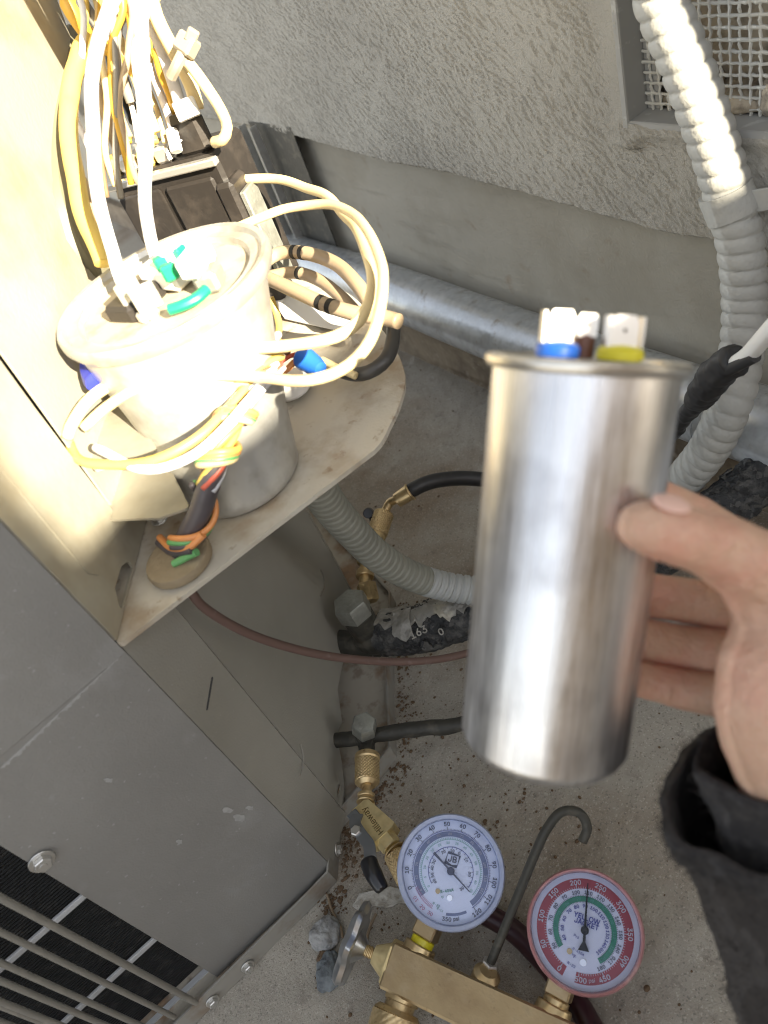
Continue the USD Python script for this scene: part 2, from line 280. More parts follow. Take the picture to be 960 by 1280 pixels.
gm.vertices[:, 2] += np.where(ins, (meshkit.fbm(gm.vertices * 45, 4, 3) - .5) * .004 + (meshkit.noise(gm.vertices * 230, 5) - .5) * .0012, 0)
obj('concrete_ground', gm, m_conc, kind='structure', smooth=True)

# ------------------------------------------------------------------ the house wall
XW, XF, YC = .485, .5, -.30
wall = thing('house_wall', 'grey stucco house wall over a painted foundation along the concrete', 'wall')
edge = [Xp(*p, XW) for p in ((273, 152), (320, 160), (370, 172), (440, 192), (493, 206), (560, 218), (640, 240), (760, 274), (820, 290), (880, 301))]
ey, ez = np.array([p[1] for p in edge])[::-1], np.array([p[2] for p in edge])[::-1]
VY, VZ, VT = .427, .367, .575      # foundation vent: its far jamb, sill and head
def zedge(y): return np.interp(y, ey, ez) + (meshkit.fbm(np.stack([y * 60, y * 0, y * 0], -1), 3) - .5) * .0022
yy = np.arange(-.02, 1.7, .0021); zz = np.r_[0, 1, 2, np.linspace(0, 1, 165)]
def stucco_fn():
    P = []
    for k in range(len(zz)):
        zb = zedge(yy)
        if k == 0: x, z = np.full_like(yy, XF + .002), zb + .002
        elif k == 1: x, z = np.full_like(yy, XW + .004), zb
        else: x, z = np.full_like(yy, XW), zb + .003 + (.58 - zb) * (zz[k] if k > 2 else 0)
        P.append(np.stack([x, yy, z], -1))
    return np.array(P)
P = stucco_fn(); PS = P * V(1, 1, 1.2); c1, s1 = math.cos(.6), math.sin(.6); c2, s2 = math.cos(-.75), math.sin(-.75)
Q1 = np.stack([PS[..., 0], c1 * PS[..., 1] - s1 * PS[..., 2], s1 * PS[..., 1] + c1 * PS[..., 2]], -1); Q2 = np.stack([PS[..., 0], c2 * PS[..., 1] - s2 * PS[..., 2], s2 * PS[..., 1] + c2 * PS[..., 2]], -1)
a = .5 + (meshkit.noise(Q1 * 330, 1) + meshkit.noise(Q2 * 300, 21) - 1) * .7; b2 = meshkit.noise(PS * 480, 2); c = meshkit.fbm(P * 18, 3, 4)
d3 = meshkit.noise(Q2 * 390 + 9, 12); bumpy = np.clip(np.minimum(a, d3 + .15) - .3, 0, .4) * .0011 + (b2 - .5) * .0010 + (c - .5) * .003
P[1:, :, 0] -= bumpy[1:]
near = np.exp(-((P[..., 1] - VY) / .012)**2) * (P[..., 2] > VZ - .02) + np.exp(-((P[..., 2] - VZ + .006) / .006)**2) * (P[..., 1] < VY + .01)
P[..., 0] -= np.clip(near, 0, 1) * .004
nk, ny = P.shape[:2]; i, j = np.meshgrid(np.arange(nk - 1), np.arange(ny - 1), indexing='ij')
q = np.stack([i * ny + j, (i + 1) * ny + j, (i + 1) * ny + j + 1, i * ny + j + 1], -1).reshape(-1, 4); Pf = P.reshape(-1, 3)
cen = Pf[q].mean(1); q = q[~((cen[:, 1] < VY) & (cen[:, 2] > VZ) & (cen[:, 2] < VT) & (cen[:, 1] > .0))]
st = trimesh.Trimesh(Pf, np.vstack([q[:, [0, 1, 2]], q[:, [0, 2, 3]]]), process=False)
def slab(x0, x1, y0, y1, z0, z1, c=.001): return place(cbox(x1 - x0, y1 - y0, z1 - z0, c), V(x0 + x1, y0 + y1, z0 + z1) / 2, np.eye(3))
obj('stucco', [st], m_stucco, wall, smooth=True)
obj('stucco_field', [slab(XW - .001, XF + .1, YC, 6, .579, 2.6), slab(XW - .001, XF + .1, YC, -.02, .28, .579), slab(XW - .001, XF + .1, 1.9, 6, .285, .579)], m_stucco, wall)
fd = grid(lambda u, v: np.stack([XF + (meshkit.fbm(np.stack([u * 12, v * 5, u * 0], -1), 4, 8) - .5) * .006 + (meshkit.noise(np.stack([u * 30, v * 60, u * 0], -1), 3) - .5) * .0008, YC + u * 3.5, v * .36], -1), 500, 60)
fd.invert(); fd.fix_normals()
obj('foundation', fd, m_found, wall, smooth=True)
obj('sill_board', wob(slab(.481, .499, YC, 3, -.01, .062).subdivide().subdivide().subdivide().subdivide(), .003, 40, 3), m_sill, wall)
obj('inner_wall', [slab(XF + .07, XF + .2, YC, 6, -.05, 2.6), slab(XF + .01, XF + .16, 3.15, 6, 0, .36), slab(XF, XF + .2, YC - .004, YC + .03, 0, 2.6), slab(XF + .01, XF + .16, .5, .52, 0, .7)], m_cavity, wall)
obj('eave', [slab(XW - .45, XF + .3, YC - .1, 6, 2.6, 2.66), slab(XW - .47, XW - .44, YC - .1, 6, 2.5, 2.68)], m_paint, wall)
# vent
vent = obj('vent_frame', [slab(XW - .004, XW + .022, VY - .0025, VY + .0035, VZ - .004, VT), slab(XW - .003, XW + .022, .0, VY, VZ - .005, VZ + .0015), slab(XW - .003, XW + .022, .0, VY, VT - .002, VT + .004),
                          slab(XW + .0195, XW + .0215, VY - .014, VY, VZ, VT)], m_ventframe, wall)
ws = []
def wv(p, q, k):
    L = np.linalg.norm(q - p); t = np.linspace(0, 1, int(L / .0037) + 2)[:, None]; C = p + (q - p) * t
    s = np.arange(len(C)); C = C + (rng.random((len(C), 3)) - .5) * .0006
    C[:, 0] += .0006 * np.where((s + k) % 2 == 0, 1, -1)
    return sweep(C, .0009 + rng.random(len(C)) * .0005, 6)
for k, y in enumerate(np.arange(.004, VY, .0074)): ws.append(wv(V(XW + .018, y, VZ), V(XW + .018, y + .003, VT), k))
for k, z in enumerate(np.arange(VZ + .004, VT, .0074)): ws.append(wv(V(XW + .018, 0, z), V(XW + .018, VY - .002, z + .002), k))
obj('wire_screen', ws, m_wire, vent, kind='stuff')
obj('crawl_space_board', [slab(.527, .540, .06, .18, VZ - .01, .62), slab(.525, .538, .335, .40, VZ - .01, .62)], M('crawl_wood', (.42, .36, .27), [((.12, .1, .07), 40, .45, .6, .7)], rough=.9), vent)
rub = []
for k in range(60):
    s = trimesh.creation.icosphere(2, rng.uniform(.006, .02)); s = wob(s, .006, 90, k); s.apply_scale(V(1, rng.uniform(.8, 1.6), rng.uniform(.5, 1)))
    s.apply_translation(V(rng.uniform(.512, .545), rng.uniform(.02, .425), VZ - .012 + rng.uniform(0, .03))); rub.append(s)
rub.append(slab(XF + .012, .63, 0, .45, VZ - .04, VZ - .012))
obj('rubble', rub, m_rubble, vent, kind='stuff')

# ------------------------------------------------------------------ board fence out of frame, behind: its top edge shades the lower yard
fence = thing('board_fence', 'brown wooden board fence across the side yard', 'fence')
FY = -1.6; FH = .36 + (.43 - FY) * math.tan(SUN_EL) / math.cos(SUN_DEV)
for k in range(17): x = .045 - (k + 1) * .105; obj('board', slab(x, x + .112, FY - .018 - .0035 * (k % 2), FY - .0035 * (k % 2), .0, FH + .16), m_wood, fence)
for k in range(3): x = .035 + k * .09; obj('board', slab(x, x + .097, FY - .025 - .0035 * (k % 2), FY - .007 - .0035 * (k % 2), .0, FH), m_wood, fence)
for k in range(6): x = .305 + k * .09; obj('board', slab(x, x + .0965, FY - .0145 - .0035 * (k % 2) - .018, FY - .0145 - .0035 * (k % 2), .0, FH - .06), m_wood, fence)
for z in (.3, FH - .25): obj('rail', slab(-1.7, .84, FY - .075, FY - .0365, z, z + .08), m_wood, fence)

# ------------------------------------------------------------------ grey pipe along the wall
PX, PZ, PR = .462, .128, .034
pipe = thing('drain_pipe', 'thick grey metal pipe running along the foot of the house wall', 'pipe')
pts = [V(PX, y, PZ + .002 * math.sin(y * 9)) for y in np.arange(-.25, 1.35, .02)]
obj('tube', wob(sweep(pts, PR, 40), .0006, 20, 2), m_pipe, pipe, smooth=True)
ysm = Xp(860, 470, PX - PR)[1]
obj('seam_ring', sweep([V(PX, y, PZ) for y in (ysm, ysm + .0015, ysm + .003)], PR + .0014, 40), m_pipe, pipe)

# ------------------------------------------------------------------ channel bracket by the wall
bk = thing('channel_bracket', 'bent bare metal channel standing against the foundation behind the wires', 'bracket')
b0, b1 = Xp(368, 292, .468), Xp(350, 178, .478)
yv = V(0, 1, 0); up_ = nrm(b1 - b0); L = np.linalg.norm(b1 - b0)
wd = abs(Xp(325, 200, .475)[1] - Xp(368, 185, .475)[1])
Bk = np.stack([nrm(np.cross(up_, V(1, 0, 0))), V(1, 0, 0), up_], 1)
o = (b0 + b1) / 2; sg = 1
obj('web', place(cbox(wd, .0016, L + .03, .0004), o + V(.012, 0, 0), np.stack([yv, -V(1, 0, 0), V(0, 0, 1)], 1)), m_dark, bk)
for s, nm in ((1, 'flange'), (.45, 'flange')):
    obj(nm, place(cbox(.0016, .012, L + .03, .0004), o + V(0, s * wd / 2, 0), np.stack([yv, -V(1, 0, 0), V(0, 0, 1)], 1)), m_galv, bk)

# ------------------------------------------------------------------ spiral conduit on the wall
def helix_mod(pitch, amp, sharp=1.0, hand=1):
    def f(th, s):
        ph = (s / pitch + hand * th / (2 * np.pi)) % 1
        return 1 + amp * (np.sqrt(np.clip(1 - (2 * ph - 1)**2, 0, 1)) ** sharp - .7)
    return f
cd = thing('spiral_conduit', 'grey painted spiral conduit running down the wall past the vent', 'conduit')
cpx = [(805, -60, .463), (828, 8, .463), (862, 92, .463), (892, 180, .463), (912, 248, .463), (926, 310, .46), (931, 380, .452), (927, 440, .435), (914, 500, .415), (888, 558, .405), (850, 605, .40), (800, 660, .40)]
cp = [V(.463, .46, 2.4), V(.463, .455, 1.2), V(.463, .46, .62)] + [Xp(*p) for p in cpx] + [V(.40, .44, .012)]
Pc, sc = resample(spline(cp, 20), .0009)
obj('tube', sweep(Pc, .0158, 28, helix_mod(.0118, .19, .7), sc), m_paint, cd, smooth=True)
q0, q1 = Xp(906, 236, .463), Xp(917, 268, .463); ax = nrm(q1 - q0)
obj('strap', wob(sweep([q0 + (q1 - q0) * t for t in np.linspace(0, 1, 9)], .0182, 36), .0012, 70), m_paint, cd)
qe = Xp(965, 232, .478); qm = Xp(938, 250, .455)
obj('strap_tail', wob(bar((q0 + q1) / 2 + V(0, -.008, 0), qe + V(0, -.03, 0), .016, .0025, (-1, 0, 0)).subdivide().subdivide(), .0008, 80), m_paint, cd)

# ================================================================== THE CONDENSER UNIT
ac = thing('air_conditioner', 'grey condenser unit with its electrical box open and wires pulled out', 'air conditioner')
YP = .345
rim = [Zp(*p, .02) for p in ((240, 1262), (384, 1120), (411, 1091), (417, 1026), (447, 988), (488, 935), (485, 850), (488, 740))]
out = [(-.75, rim[0][1])] + [(p[0], p[1]) for p in rim] + [(.24, 1.05), (-.75, 1.05)]
pan = Polygon(out).buffer(0)
obj('base_pan', extrude(pan.buffer(-.001), .009, (0, 0, .002)), m_pan_in, ac)
obj('base_rim', extrude(pan.difference(pan.buffer(-.0016)), .021, (0, 0, .001)), m_base, ac)
K, E2, E3, E4 = V(-.038, YP, 0), V(-.003, .372, 0), V(.143, .55, 0), V(.158, .60, 0)
# front panels
obj('front_panel', plate([(0, .0125), (.117, .0125), (.117, .3295), (0, .325)], .012, V(-.155, YP, 0), (1, 0, 0), (0, 0, 1)), m_panel, ac, label='smooth blue-grey lower front panel')
obj('upper_cover', plate([(0, .3262), (.117, .3306), (.117, .66), (0, .66)], .012, V(-.155, YP - .0012, 0), (1, 0, 0), (0, 0, 1)), m_panel, ac)
def wallplate(name, a, b, z0, z1, mat, t=.003, extra=None, **k):
    d = nrm(b - a); L = np.linalg.norm((b - a)[:2])
    pg = [(0, z0), (L, z0), (L, z1), (0, z1)] if extra is None else extra(L)
    return obj(name, plate(pg, t, V(a[0], a[1], 0), d, (0, 0, 1)), mat, ac, **k)
wallplate('corner_strip', K + V(.0006, .0004, 0), E2, .0125, .336, m_cabinet)
def ragged(L):
    bt = [(0, .014), (.02, .02), (.04, .03), (.055, .045), (.075, .034), (.1, .05), (.13, .042), (.16, .03), (L, .02)]
    return bt + [(L, .336), (0, .336)]
wallplate('service_panel', E2 + V(.0006, .0006, 0), E3, 0, 0, m_cabinet, extra=ragged)
wallplate('side_post', E3 + V(.0006, .0006, 0), E4, .0125, .336, m_cabinet)
wallplate('side_panel', E4, V(.165, 1.03, 0), .0125, .336, m_cabinet)
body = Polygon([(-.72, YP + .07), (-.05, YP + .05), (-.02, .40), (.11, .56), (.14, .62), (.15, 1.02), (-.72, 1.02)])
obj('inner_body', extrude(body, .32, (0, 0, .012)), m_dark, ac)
sd = nrm(E2 - K); sn = V(sd[1], -sd[0], 0)
sp, sq = Np(265, 846, K, sn), Np(258, 888, K, sn)
obj('slot', bar(sp + sn * .0003, sq + sn * .0003, .0012, .0012), m_black, ac)
m_scuff = M('scuff_white', (.33, .33, .32), [((.28, .28, .27), 160, .45, .6, .8)], rough=.9)
for cx_, cy_, w_s, h_s in ((135, 975, 6, 3), (284, 1012, 7, 4), (298, 1022, 8, 5), (312, 1010, 5, 3), (224, 1052, 4, 3)):
    pg = Polygon([((Yp(cx_ + w_s * .8 * math.cos(t) * (1 + .45 * math.sin(3 * t + cx_) + .2 * math.sin(7 * t)), cy_ + h_s * math.sin(t), YP)[0]), (Yp(cx_ + w_s * math.cos(t), cy_ + h_s * math.sin(t) * (1 + .3 * math.cos(2 * t)), YP)[2])) for t in np.linspace(0, 6.2, 26)]).buffer(0)
    obj('scuff_mark', extrude(pg, .0002, V(0, YP - .00005, 0), np.stack([V(1, 0, 0), V(0, 0, 1), V(0, -1, 0)], 1)), m_scuff, ac)
tp_, bt_ = [], []
for t in np.linspace(0, 1, 60):
    px, py = 147 * t, 958 - 138 * t; e = rng.uniform(.5, 3.2) * (1.0 if t < .8 else .6); a = Yp(px, py + 1, YP); tp_.append((a[0], a[2] - .0004)); bt_.append((a[0], a[2] - .0004 - e * .0009))
obj('chalky_wear', extrude(Polygon(tp_ + bt_[::-1]).buffer(0), .0002, V(0, YP - .00005, 0), np.stack([V(1, 0, 0), V(0, 0, 1), V(0, -1, 0)], 1)), m_scuff, ac)
# coil with guard
obj('coil', slab(-.72, -.156, YP + .018, YP + .055, .012, .66), usdkit.material(stage, '/World/Looks/coil_face', {
    'g': ('geometry', {}), 'w': ('wave_texture', {'scale': 110., 'bands_direction': 'z', 'distortion': 2., 'detail': 3.}), 'b': ('bump', {'distance': .003}),
    'n': ('noise_texture', {'scale': 90., 'detail': 4.}), 'r': ('rgb_ramp', {'ramp': [(0, (.008, .009, .009)), (.55, (.016, .017, .017)), (.75, (.06, .058, .052))]}), 'p': ('principled_bsdf', {'roughness': .55, 'metallic': .3})},
    [('g.position', 'w.vector'), ('w.fac', 'b.height'), ('b.normal', 'p.normal'), ('g.position', 'n.vector'), ('n.fac', 'r.fac'), ('r.color', 'p.base_color')], surface='p.BSDF'), ac)
YB = YP - .008
for k, (pa, pb, r) in enumerate((((0, 1140), (255, 1245), .0042), ((0, 1183), (228, 1262), .0036), ((0, 1222), (205, 1280), .0036), ((0, 1262), (100, 1292), .0036), ((0, 1300), (60, 1318), .0036))):
    x = .5 * (Yp(*pa, YB)[0] + Yp(*pb, YB)[0]); z0 = Yp(*pb, YB)[2]
    obj('guard_bar', cyl(V(x, YB, max(.02, z0)), V(x, YB, .66), r * .55), m_bars, ac)
for k in range(8):
    x = -.215 - k * .011; obj('guard_bar', cyl(V(x, YB, .02), V(x, YB, .66), .002), m_bars, ac)
for z in (Yp(50, 1168, YP + .012)[2], Yp(118, 1243, YP + .012)[2], .41, .55):
    obj('coil_strap', slab(-.72, -.157, YP + .011, YP + .0135, z - .0025, z + .0025, .0005), m_strap, ac)
zr = Yp(225, 1262, YP + .012)[2]
obj('bottom_rail', slab(-.72, -.152, YP + .009, YP + .0135, max(.012, zr - .004), zr + .004, .0005), m_strap, ac)
def hexscrew(p, n, r, par, name='hex_screw'):
    n = nrm(n); a = revolve([(r * .9, 0), (r, .0006), (r * .95, .0012), (r * .4, .0014)], p, n, 24); b = hexnut(p + n * .001, p + n * .0045, r * .72, .0006)
    d = revolve([(r * .3, .0046), (r * .28, .0049)], p, n, 12)
    return obj(name, [a, b, d], m_screw, par)
hexscrew(Yp(52, 1076, YP - .001), V(0, -1, 0), .0078, ac)
for px in ((312, 1212), (265, 1250)): 
    p = Zp(*px, .010); p[1] = np.interp(p[0], [rim[0][0], rim[1][0]], [rim[0][1], rim[1][1]]) - .001; hexscrew(p, V(0, -1, .1), .0055, ac)
p = Zp(421, 1062, .012); dd = nrm(rim[3] - rim[2]); hexscrew(p, V(dd[1], -dd[0], 0), .0055, ac)
# control box shelf
sh = [Zp(*p, .34) for p in ((467, 563), (488, 530), (500, 503), (506, 475), (500, 448), (480, 415), (440, 370), (380, 340))]
arc = spline([V(.10, .339, .34)] + sh, 8)[8:]
shelf_poly = Polygon([(-.0375, YP - .004), (.06, .3395)] + [(p[0], p[1]) for p in arc] + [(.24, .8), (.12, .8), (-.0375, .352)]).buffer(.004).buffer(-.004).buffer(-.003).buffer(.003)
obj('shelf', extrude(shelf_poly, .0032, (0, 0, .3368)), m_shelf, ac, label='dusty galvanised floor of the electrical box with rust stains')
# box wall: flange at the corner, hole in it, raised plate, and the long wall behind the slit
P0 = V(-.038, YP, 0); wd_ = nrm(V(.58, .815, 0)); wn = V(wd_[1], -wd_[0], 0)
def w2(px, py): p = Np(px, py, P0, wn); return ((p - P0) @ wd_, p[2])
flange = Polygon([(.0, .341)] + [(w2(195, 648)[0], .341), w2(147, 651), w2(39, 509), w2(-44, 396), (.14, .66), (0, .66)]).buffer(0)
hole = flange.buffer(-.0018).intersection(Polygon([w2(*p) for p in ((150, 711), (158, 705), (170, 722), (174, 729), (166, 745), (153, 764), (147, 757), (142, 736))]).buffer(.0012))
fl = flange.difference(hole)
obj('corner_flange', extrude(fl, .0016, P0, np.stack([wd_, V(0, 0, 1), wn], 1)), m_boxwall, ac)
obj('flange_backing', plate([(.002, .342), (.05, .342), (.05, .40), (.002, .40)], .001, P0 - wn * .0075, wd_, (0, 0, 1)), M('tan_primer', (.33, .27, .19), rough=.7), ac)
rp = fl.buffer(-.0025).intersection(Polygon([w2(*p) for p in ((-30, 560), (0, 592), (50, 652), (106, 718), (120, 720), (128, 702), (141, 660), (40, 520), (-30, 420))]).buffer(0)).buffer(-.004).buffer(.004)
obj('raised_plate', extrude(rp, .0022, P0, np.stack([wd_, V(0, 0, 1), wn], 1)), m_boxwall, ac)
wl = [w2(*p) for p in ((157, 655), (50, 505), (-36, 386))] + [(.15, .70), (w2(72, 0)[0] + .02, .70)] + [w2(*p) for p in ((72, 0), (90, 50), (78, 110), (66, 170), (66, 240), (84, 300), (108, 336), (128, 338))] + [(w2(165, 420)[0], .341)]
obj('box_wall', extrude(Polygon(wl).buffer(0), .0016, P0 - wn * .0018, np.stack([wd_, V(0, 0, 1), wn], 1)), m_boxwall, ac)
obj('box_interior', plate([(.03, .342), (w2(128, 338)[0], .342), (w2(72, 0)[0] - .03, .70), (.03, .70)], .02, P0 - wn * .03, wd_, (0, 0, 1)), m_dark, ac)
lip = [Np(*p, P0 - wn * .006, wn) for p in ((92, 50), (80, 110), (68, 170), (67, 240), (86, 300), (110, 338), (130, 342))]
lipm = []
obj('wall_lip', sweep(resample(spline(lip, 10), .005)[0], .011, 10), M('olive_edge_trim', (.15, .14, .09), rough=.5), ac)
# tabs and the clamp plate
def ztab(name, pxs, z, t=.0016, mat=None):
    pg = Polygon([tuple(Zp(*p, z)[:2]) for p in pxs]).buffer(0).buffer(-.002).buffer(.002)
    return obj(name, extrude(pg, t, (0, 0, z - t)), mat or m_boxwall, ac)
ztab('lower_tab', ((70, 590), (125, 650), (200, 647), (237, 634), (214, 588), (150, 570)), .372)
ztab('clamp_plate', ((45, 510), (118, 588), (197, 563), (172, 520), (150, 470), (80, 440)), .398)
# ground screw beside grommet
hexscrew(Zp(200, 650, .341), V(0, 0, 1), .0055, ac)
gc = Zp(222, 697, .346)
gr = obj('grommet', revolve([(.0175, -.006), (.0195, -.004), (.0200, -.001), (.0190, .0012), (.0165, .002), (.009, .0022)], gc, V(0, 0, 1), 40), m_grommet, ac)
# knock-out arcs on the service panel
fd_ = nrm(E3 - E2); fn = V(fd_[1], -fd_[0], 0)
for arcpx in (((401, 712), (405, 722), (405, 735), (401, 745)), ((376, 930), (379, 945), (378, 960), (375, 970))):
    obj('knockout_edge', sweep(spline([Np(*p, E2 + fn * .001, fn) for p in arcpx], 6), .0006, 6), m_base, ac)
# ================================================================== INSIDE THE ELECTRICAL BOX
def P3(p):
    return Dp(p[0], p[1], p[3]) if p[2] == 'd' else Zp(p[0], p[1], p[3])
def loft(rings, n=48, caps=True):
    th = np.arange(n) * 2 * np.pi / n
    v = np.array([[(cx + r * math.cos(t), cy + r * math.sin(t), z) for t in th] for cx, cy, z, r in rings]).reshape(-1, 3); m = len(rings)
    i, j = np.meshgrid(np.arange(m - 1), np.arange(n), indexing='ij')
    q = np.stack([i * n + j, i * n + (j + 1) % n, (i + 1) * n + (j + 1) % n, (i + 1) * n + j], -1).reshape(-1, 4)
    jj = np.arange(n); c = len(v); v = np.vstack([v, [[rings[0][0], rings[0][1], rings[0][2]], [rings[-1][0], rings[-1][1], rings[-1][2]]]])
    return trimesh.Trimesh(v, np.vstack([q[:, [0, 1, 2]], q[:, [0, 2, 3]], np.stack([np.full(n, c), (jj + 1) % n, jj], 1), np.stack([np.full(n, c + 1), (m - 1) * n + jj, (m - 1) * n + (jj + 1) % n], 1)]), process=False)
# mounted capacitor
mc = thing('mounted_capacitor', 'large pale can capacitor with green and white terminals mounted in the electrical box', 'capacitor')
T, B0 = V(.101, .424, .456), V(.078, .394, .3405)
def ctr(t): return B0 + (T - B0) * t
rings = []
for t, r in ((0, .0345), (.02, .0372), (.06, .0378), (.30, .042), (.60, .0495), (.85, .0565), (.93, .0585)):
    c = ctr(t); rings.append((c[0], c[1], c[2], r))
obj('can', loft(rings, 64), m_cansteel, mc)
def rg(dz, r): return (T[0], T[1], T[2] + dz, r)
obj('rim', loft([rg(-.0085, .0585), rg(-.008, .0625), rg(-.004, .0648), rg(0, .0648), rg(.0018, .0636), rg(.0014, .0605), rg(-.0015, .0590), rg(-.002, .0540), rg(-.0012, .0525), rg(-.0045, .0515), rg(-.0055, .0500)], 72), m_cansteel, mc)
obj('top_disc', loft([rg(-.0055, .0512), rg(-.005, .0505)], 64), m_cantop, mc)
la = math.atan2(*(Zp(128, 430, .442) - T)[[1, 0]])
pts = [ctr(.8) + V(math.cos(la + d), math.sin(la + d), 0) * .0562 for d in np.linspace(-.35, .25, 8)]
obj('navy_label', sweep(pts, .006, 8), m_navy, mc)
def lbox(px, py, z, sx, sy, sz, mat, name, rot=0, par=None):
    p = Zp(px, py, z); c, s = math.cos(rot), math.sin(rot)
    return obj(name, place(cbox(sx, sy, sz, min(sx, sy, sz) * .2), p, V([c, -s, 0], [s, c, 0], [0, 0, 1])), mat, par or mc)
lbox(170, 376, .456, .030, .022, .010, m_brownplast, 'terminal_base', .4)
lbox(163, 366, .464, .016, .003, .016, m_tab, 'terminal_tab', .5); lbox(182, 372, .464, .014, .003, .014, m_tab, 'terminal_tab', -.4)
lbox(222, 330, .460, .036, .030, .014, m_white, 'terminal_base', .3)
for q_ in ((203, 330), (226, 318), (212, 340)): lbox(*q_, .468, .008, .006, .009, m_green, 'green_connector', rng.uniform(-.5, .5))
lbox(240, 330, .470, .016, .012, .012, m_white, 'white_connector', .6); lbox(212, 316, .470, .014, .012, .010, m_white, 'white_connector', .1)
obj('green_band', sweep(spline([Zp(212, 387, .458), Zp(230, 381, .458), Zp(247, 372, .458), Zp(258, 362, .458)], 6), .0030, 10), m_green, mc)
lbox(262, 348, .458, .016, .014, .012, m_zinc, 'terminal_base', .8); lbox(180, 395, .454, .007, .006, .006, m_tab, 'terminal_tab', .2); lbox(191, 391, .454, .007, .006, .006, m_tab, 'terminal_tab', .9)

# contactor
ct = thing('contactor', 'dark plastic contactor block full of wires behind the mounted capacitor', 'contactor')
Q = Zp(352, 374, .341); cf = nrm(V(-.59, .81, 0)); cn = V(-.81, -.59, 0); cn = nrm(cn)
zt = Np(268, 192, Q, cn)[2]; W = (Np(132, 224, Q, cn) - Q) @ cf
Bc = np.stack([-cf, V(0, 0, 1), np.cross(-cf, V(0, 0, 1))], 1)
fz = np.cross(-cf, V(0, 0, 1))
def cpt(s, z, d=0): return Q + cf * s + V(0, 0, 1) * (z - Q[2]) + fz * d
def cblk(s0, s1, z0, z1, d0, d1, mat, name, c=.002, par=None): 
    return obj(name, place(cbox(abs(s1 - s0), z1 - z0, abs(d1 - d0), c), cpt((s0 + s1) / 2, (z0 + z1) / 2, (d0 + d1) / 2), Bc), mat, par or ct)
cblk(0, W, Q[2], zt, -.05, 0, m_brownplast, 'housing', .003)
cblk(W * .08, W * .52, Q[2] + .02, zt - .014, 0, .004, m_brownplast, 'front_panel', .002)
cblk(W * .57, W * .97, zt - .055, zt - .014, 0, .003, m_brownplast, 'front_panel', .002)
cblk(W * -.02, W * 1.0, zt - .0065, zt - .001, 0.0, .007, m_tab, 'metal_strip', .001)
cblk(-.006, .010, Q[2], zt - .02, -.02, .006, m_brownplast, 'mounting_ear', .003); cblk(-.011, -.006, Q[2] + .01, zt - .03, -.02, .002, m_zinc, 'mounting_ear', .001)
cblk(.004, .034, zt - .002, zt + .028, -.018, -.006, m_brownplast, 'barrier_tab', .005)
for s, w in ((.045, .014), (.064, .013), (.083, .015), (.102, .012)):
    cblk(W * s / .115, W * s / .115 + w, zt, zt + .012, -.03, -.004, m_tab if w > .013 else w_yel, 'terminal_lug', .002)
cblk(W * .36, W * .84, zt - .085, zt - .066, .004, .012, M('tan_tag', (.6, .52, .38), rough=.6), 'tag', .001)
lbox(285, 305, .395, .008, .005, .012, w_red, 'red_lug', .5, ct)

# wires ----------------------------------------------------------------
def wire(label, pts, r, mat, cat='wire', name='wire', group=None, step=.005):
    W3 = [P3(p) for p in pts]
    if pts[0][1] < 0 and cat == 'wire': W3 = [W3[0] + V(-.02, .11, .15), W3[0] + V(-.005, .045, .085)] + W3
    P, _ = resample(spline(W3, 12), step)
    r_ = r * pxd(pts[0][:2], pts[0]); sd_ = len(label) * 7.3 + pts[0][0]
    if cat == 'wire': P = P + np.stack([(meshkit.noise(np.stack([np.arange(len(P)) * .16 + sd_, np.full(len(P), j * 3.7), np.zeros(len(P))], -1), 5) - .5) * (.0055 if r > 8 else .0022) for j in range(3)], 1) * np.clip(np.minimum(np.arange(len(P)), np.arange(len(P))[::-1]) / 5, 0, 1)[:, None]
    return obj(name, sweep(P, r_, 12), mat, None, label, cat, group, smooth=True)
def pxd(_, p): return (R.T @ (P3(p) - CAM))[2] / FPX
D = 'd'; Z = 'z'
wire('front white wire arching from the top edge down to the capacitor terminals', [(150, -40, D, .40), (145, 0, D, .405), (124, 60, D, .41), (115, 130, D, .415), (118, 210, D, .42), (130, 290, D, .425), (148, 345, D, .43), (165, 368, D, .432)], 9.0, w_white)
wire('straight white wire crossing in front of the contactor to the capacitor', [(172, -40, D, .40), (178, 0, D, .405), (183, 100, D, .42), (182, 180, D, .43), (181, 250, D, .44), (186, 300, D, .445), (200, 335, D, .45)], 9.0, w_white)
wire('gold wire entering at the upper left corner of the bundle', [(70, -30, D, .50), (82, 5, D, .50), (100, 32, D, .51), (118, 50, D, .53)], 10, w_gold)
wire('pale yellow wire at the far left of the bundle bending down beside the wall', [(112, 50, D, .50), (100, 60, D, .495), (89, 100, D, .48), (85, 170, D, .47), (95, 230, D, .465), (113, 285, D, .46), (130, 330, D, .458)], 11, w_yel)
wire('grey wire behind the gold one at the top of the bundle', [(90, -30, D, .56), (104, 5, D, .56), (122, 32, D, .56), (140, 60, D, .57), (158, 110, D, .575)], 7, w_grey)
wire('dark grey wire running down the middle of the bundle', [(158, -20, D, .53), (146, 30, D, .53), (144, 70, D, .54), (153, 100, D, .55), (164, 128, D, .56)], 6.5, w_grey)
wire('short gold wire curving behind the two white wires', [(118, 40, D, .55), (132, 62, D, .55), (150, 72, D, .55), (163, 85, D, .55), (172, 100, D, .55)], 6, w_gold)
wire('gold wire at the top between the two white wires', [(158, -20, D, .5), (163, 15, D, .51), (168, 60, D, .53), (176, 110, D, .55)], 6.5, w_gold)
wire('gold wire to the right of the straight white wire', [(196, 60, D, .53), (204, 95, D, .54), (214, 118, D, .55), (219, 140, D, .56)], 7.5, w_gold)
wire('yellow wire along the right side of the bundle down through the tie', [(186, -30, D, .50), (194, 0, D, .505), (206, 32, D, .51), (220, 68, D, .52), (236, 104, D, .53), (246, 135, D, .54)], 9.5, w_pale)
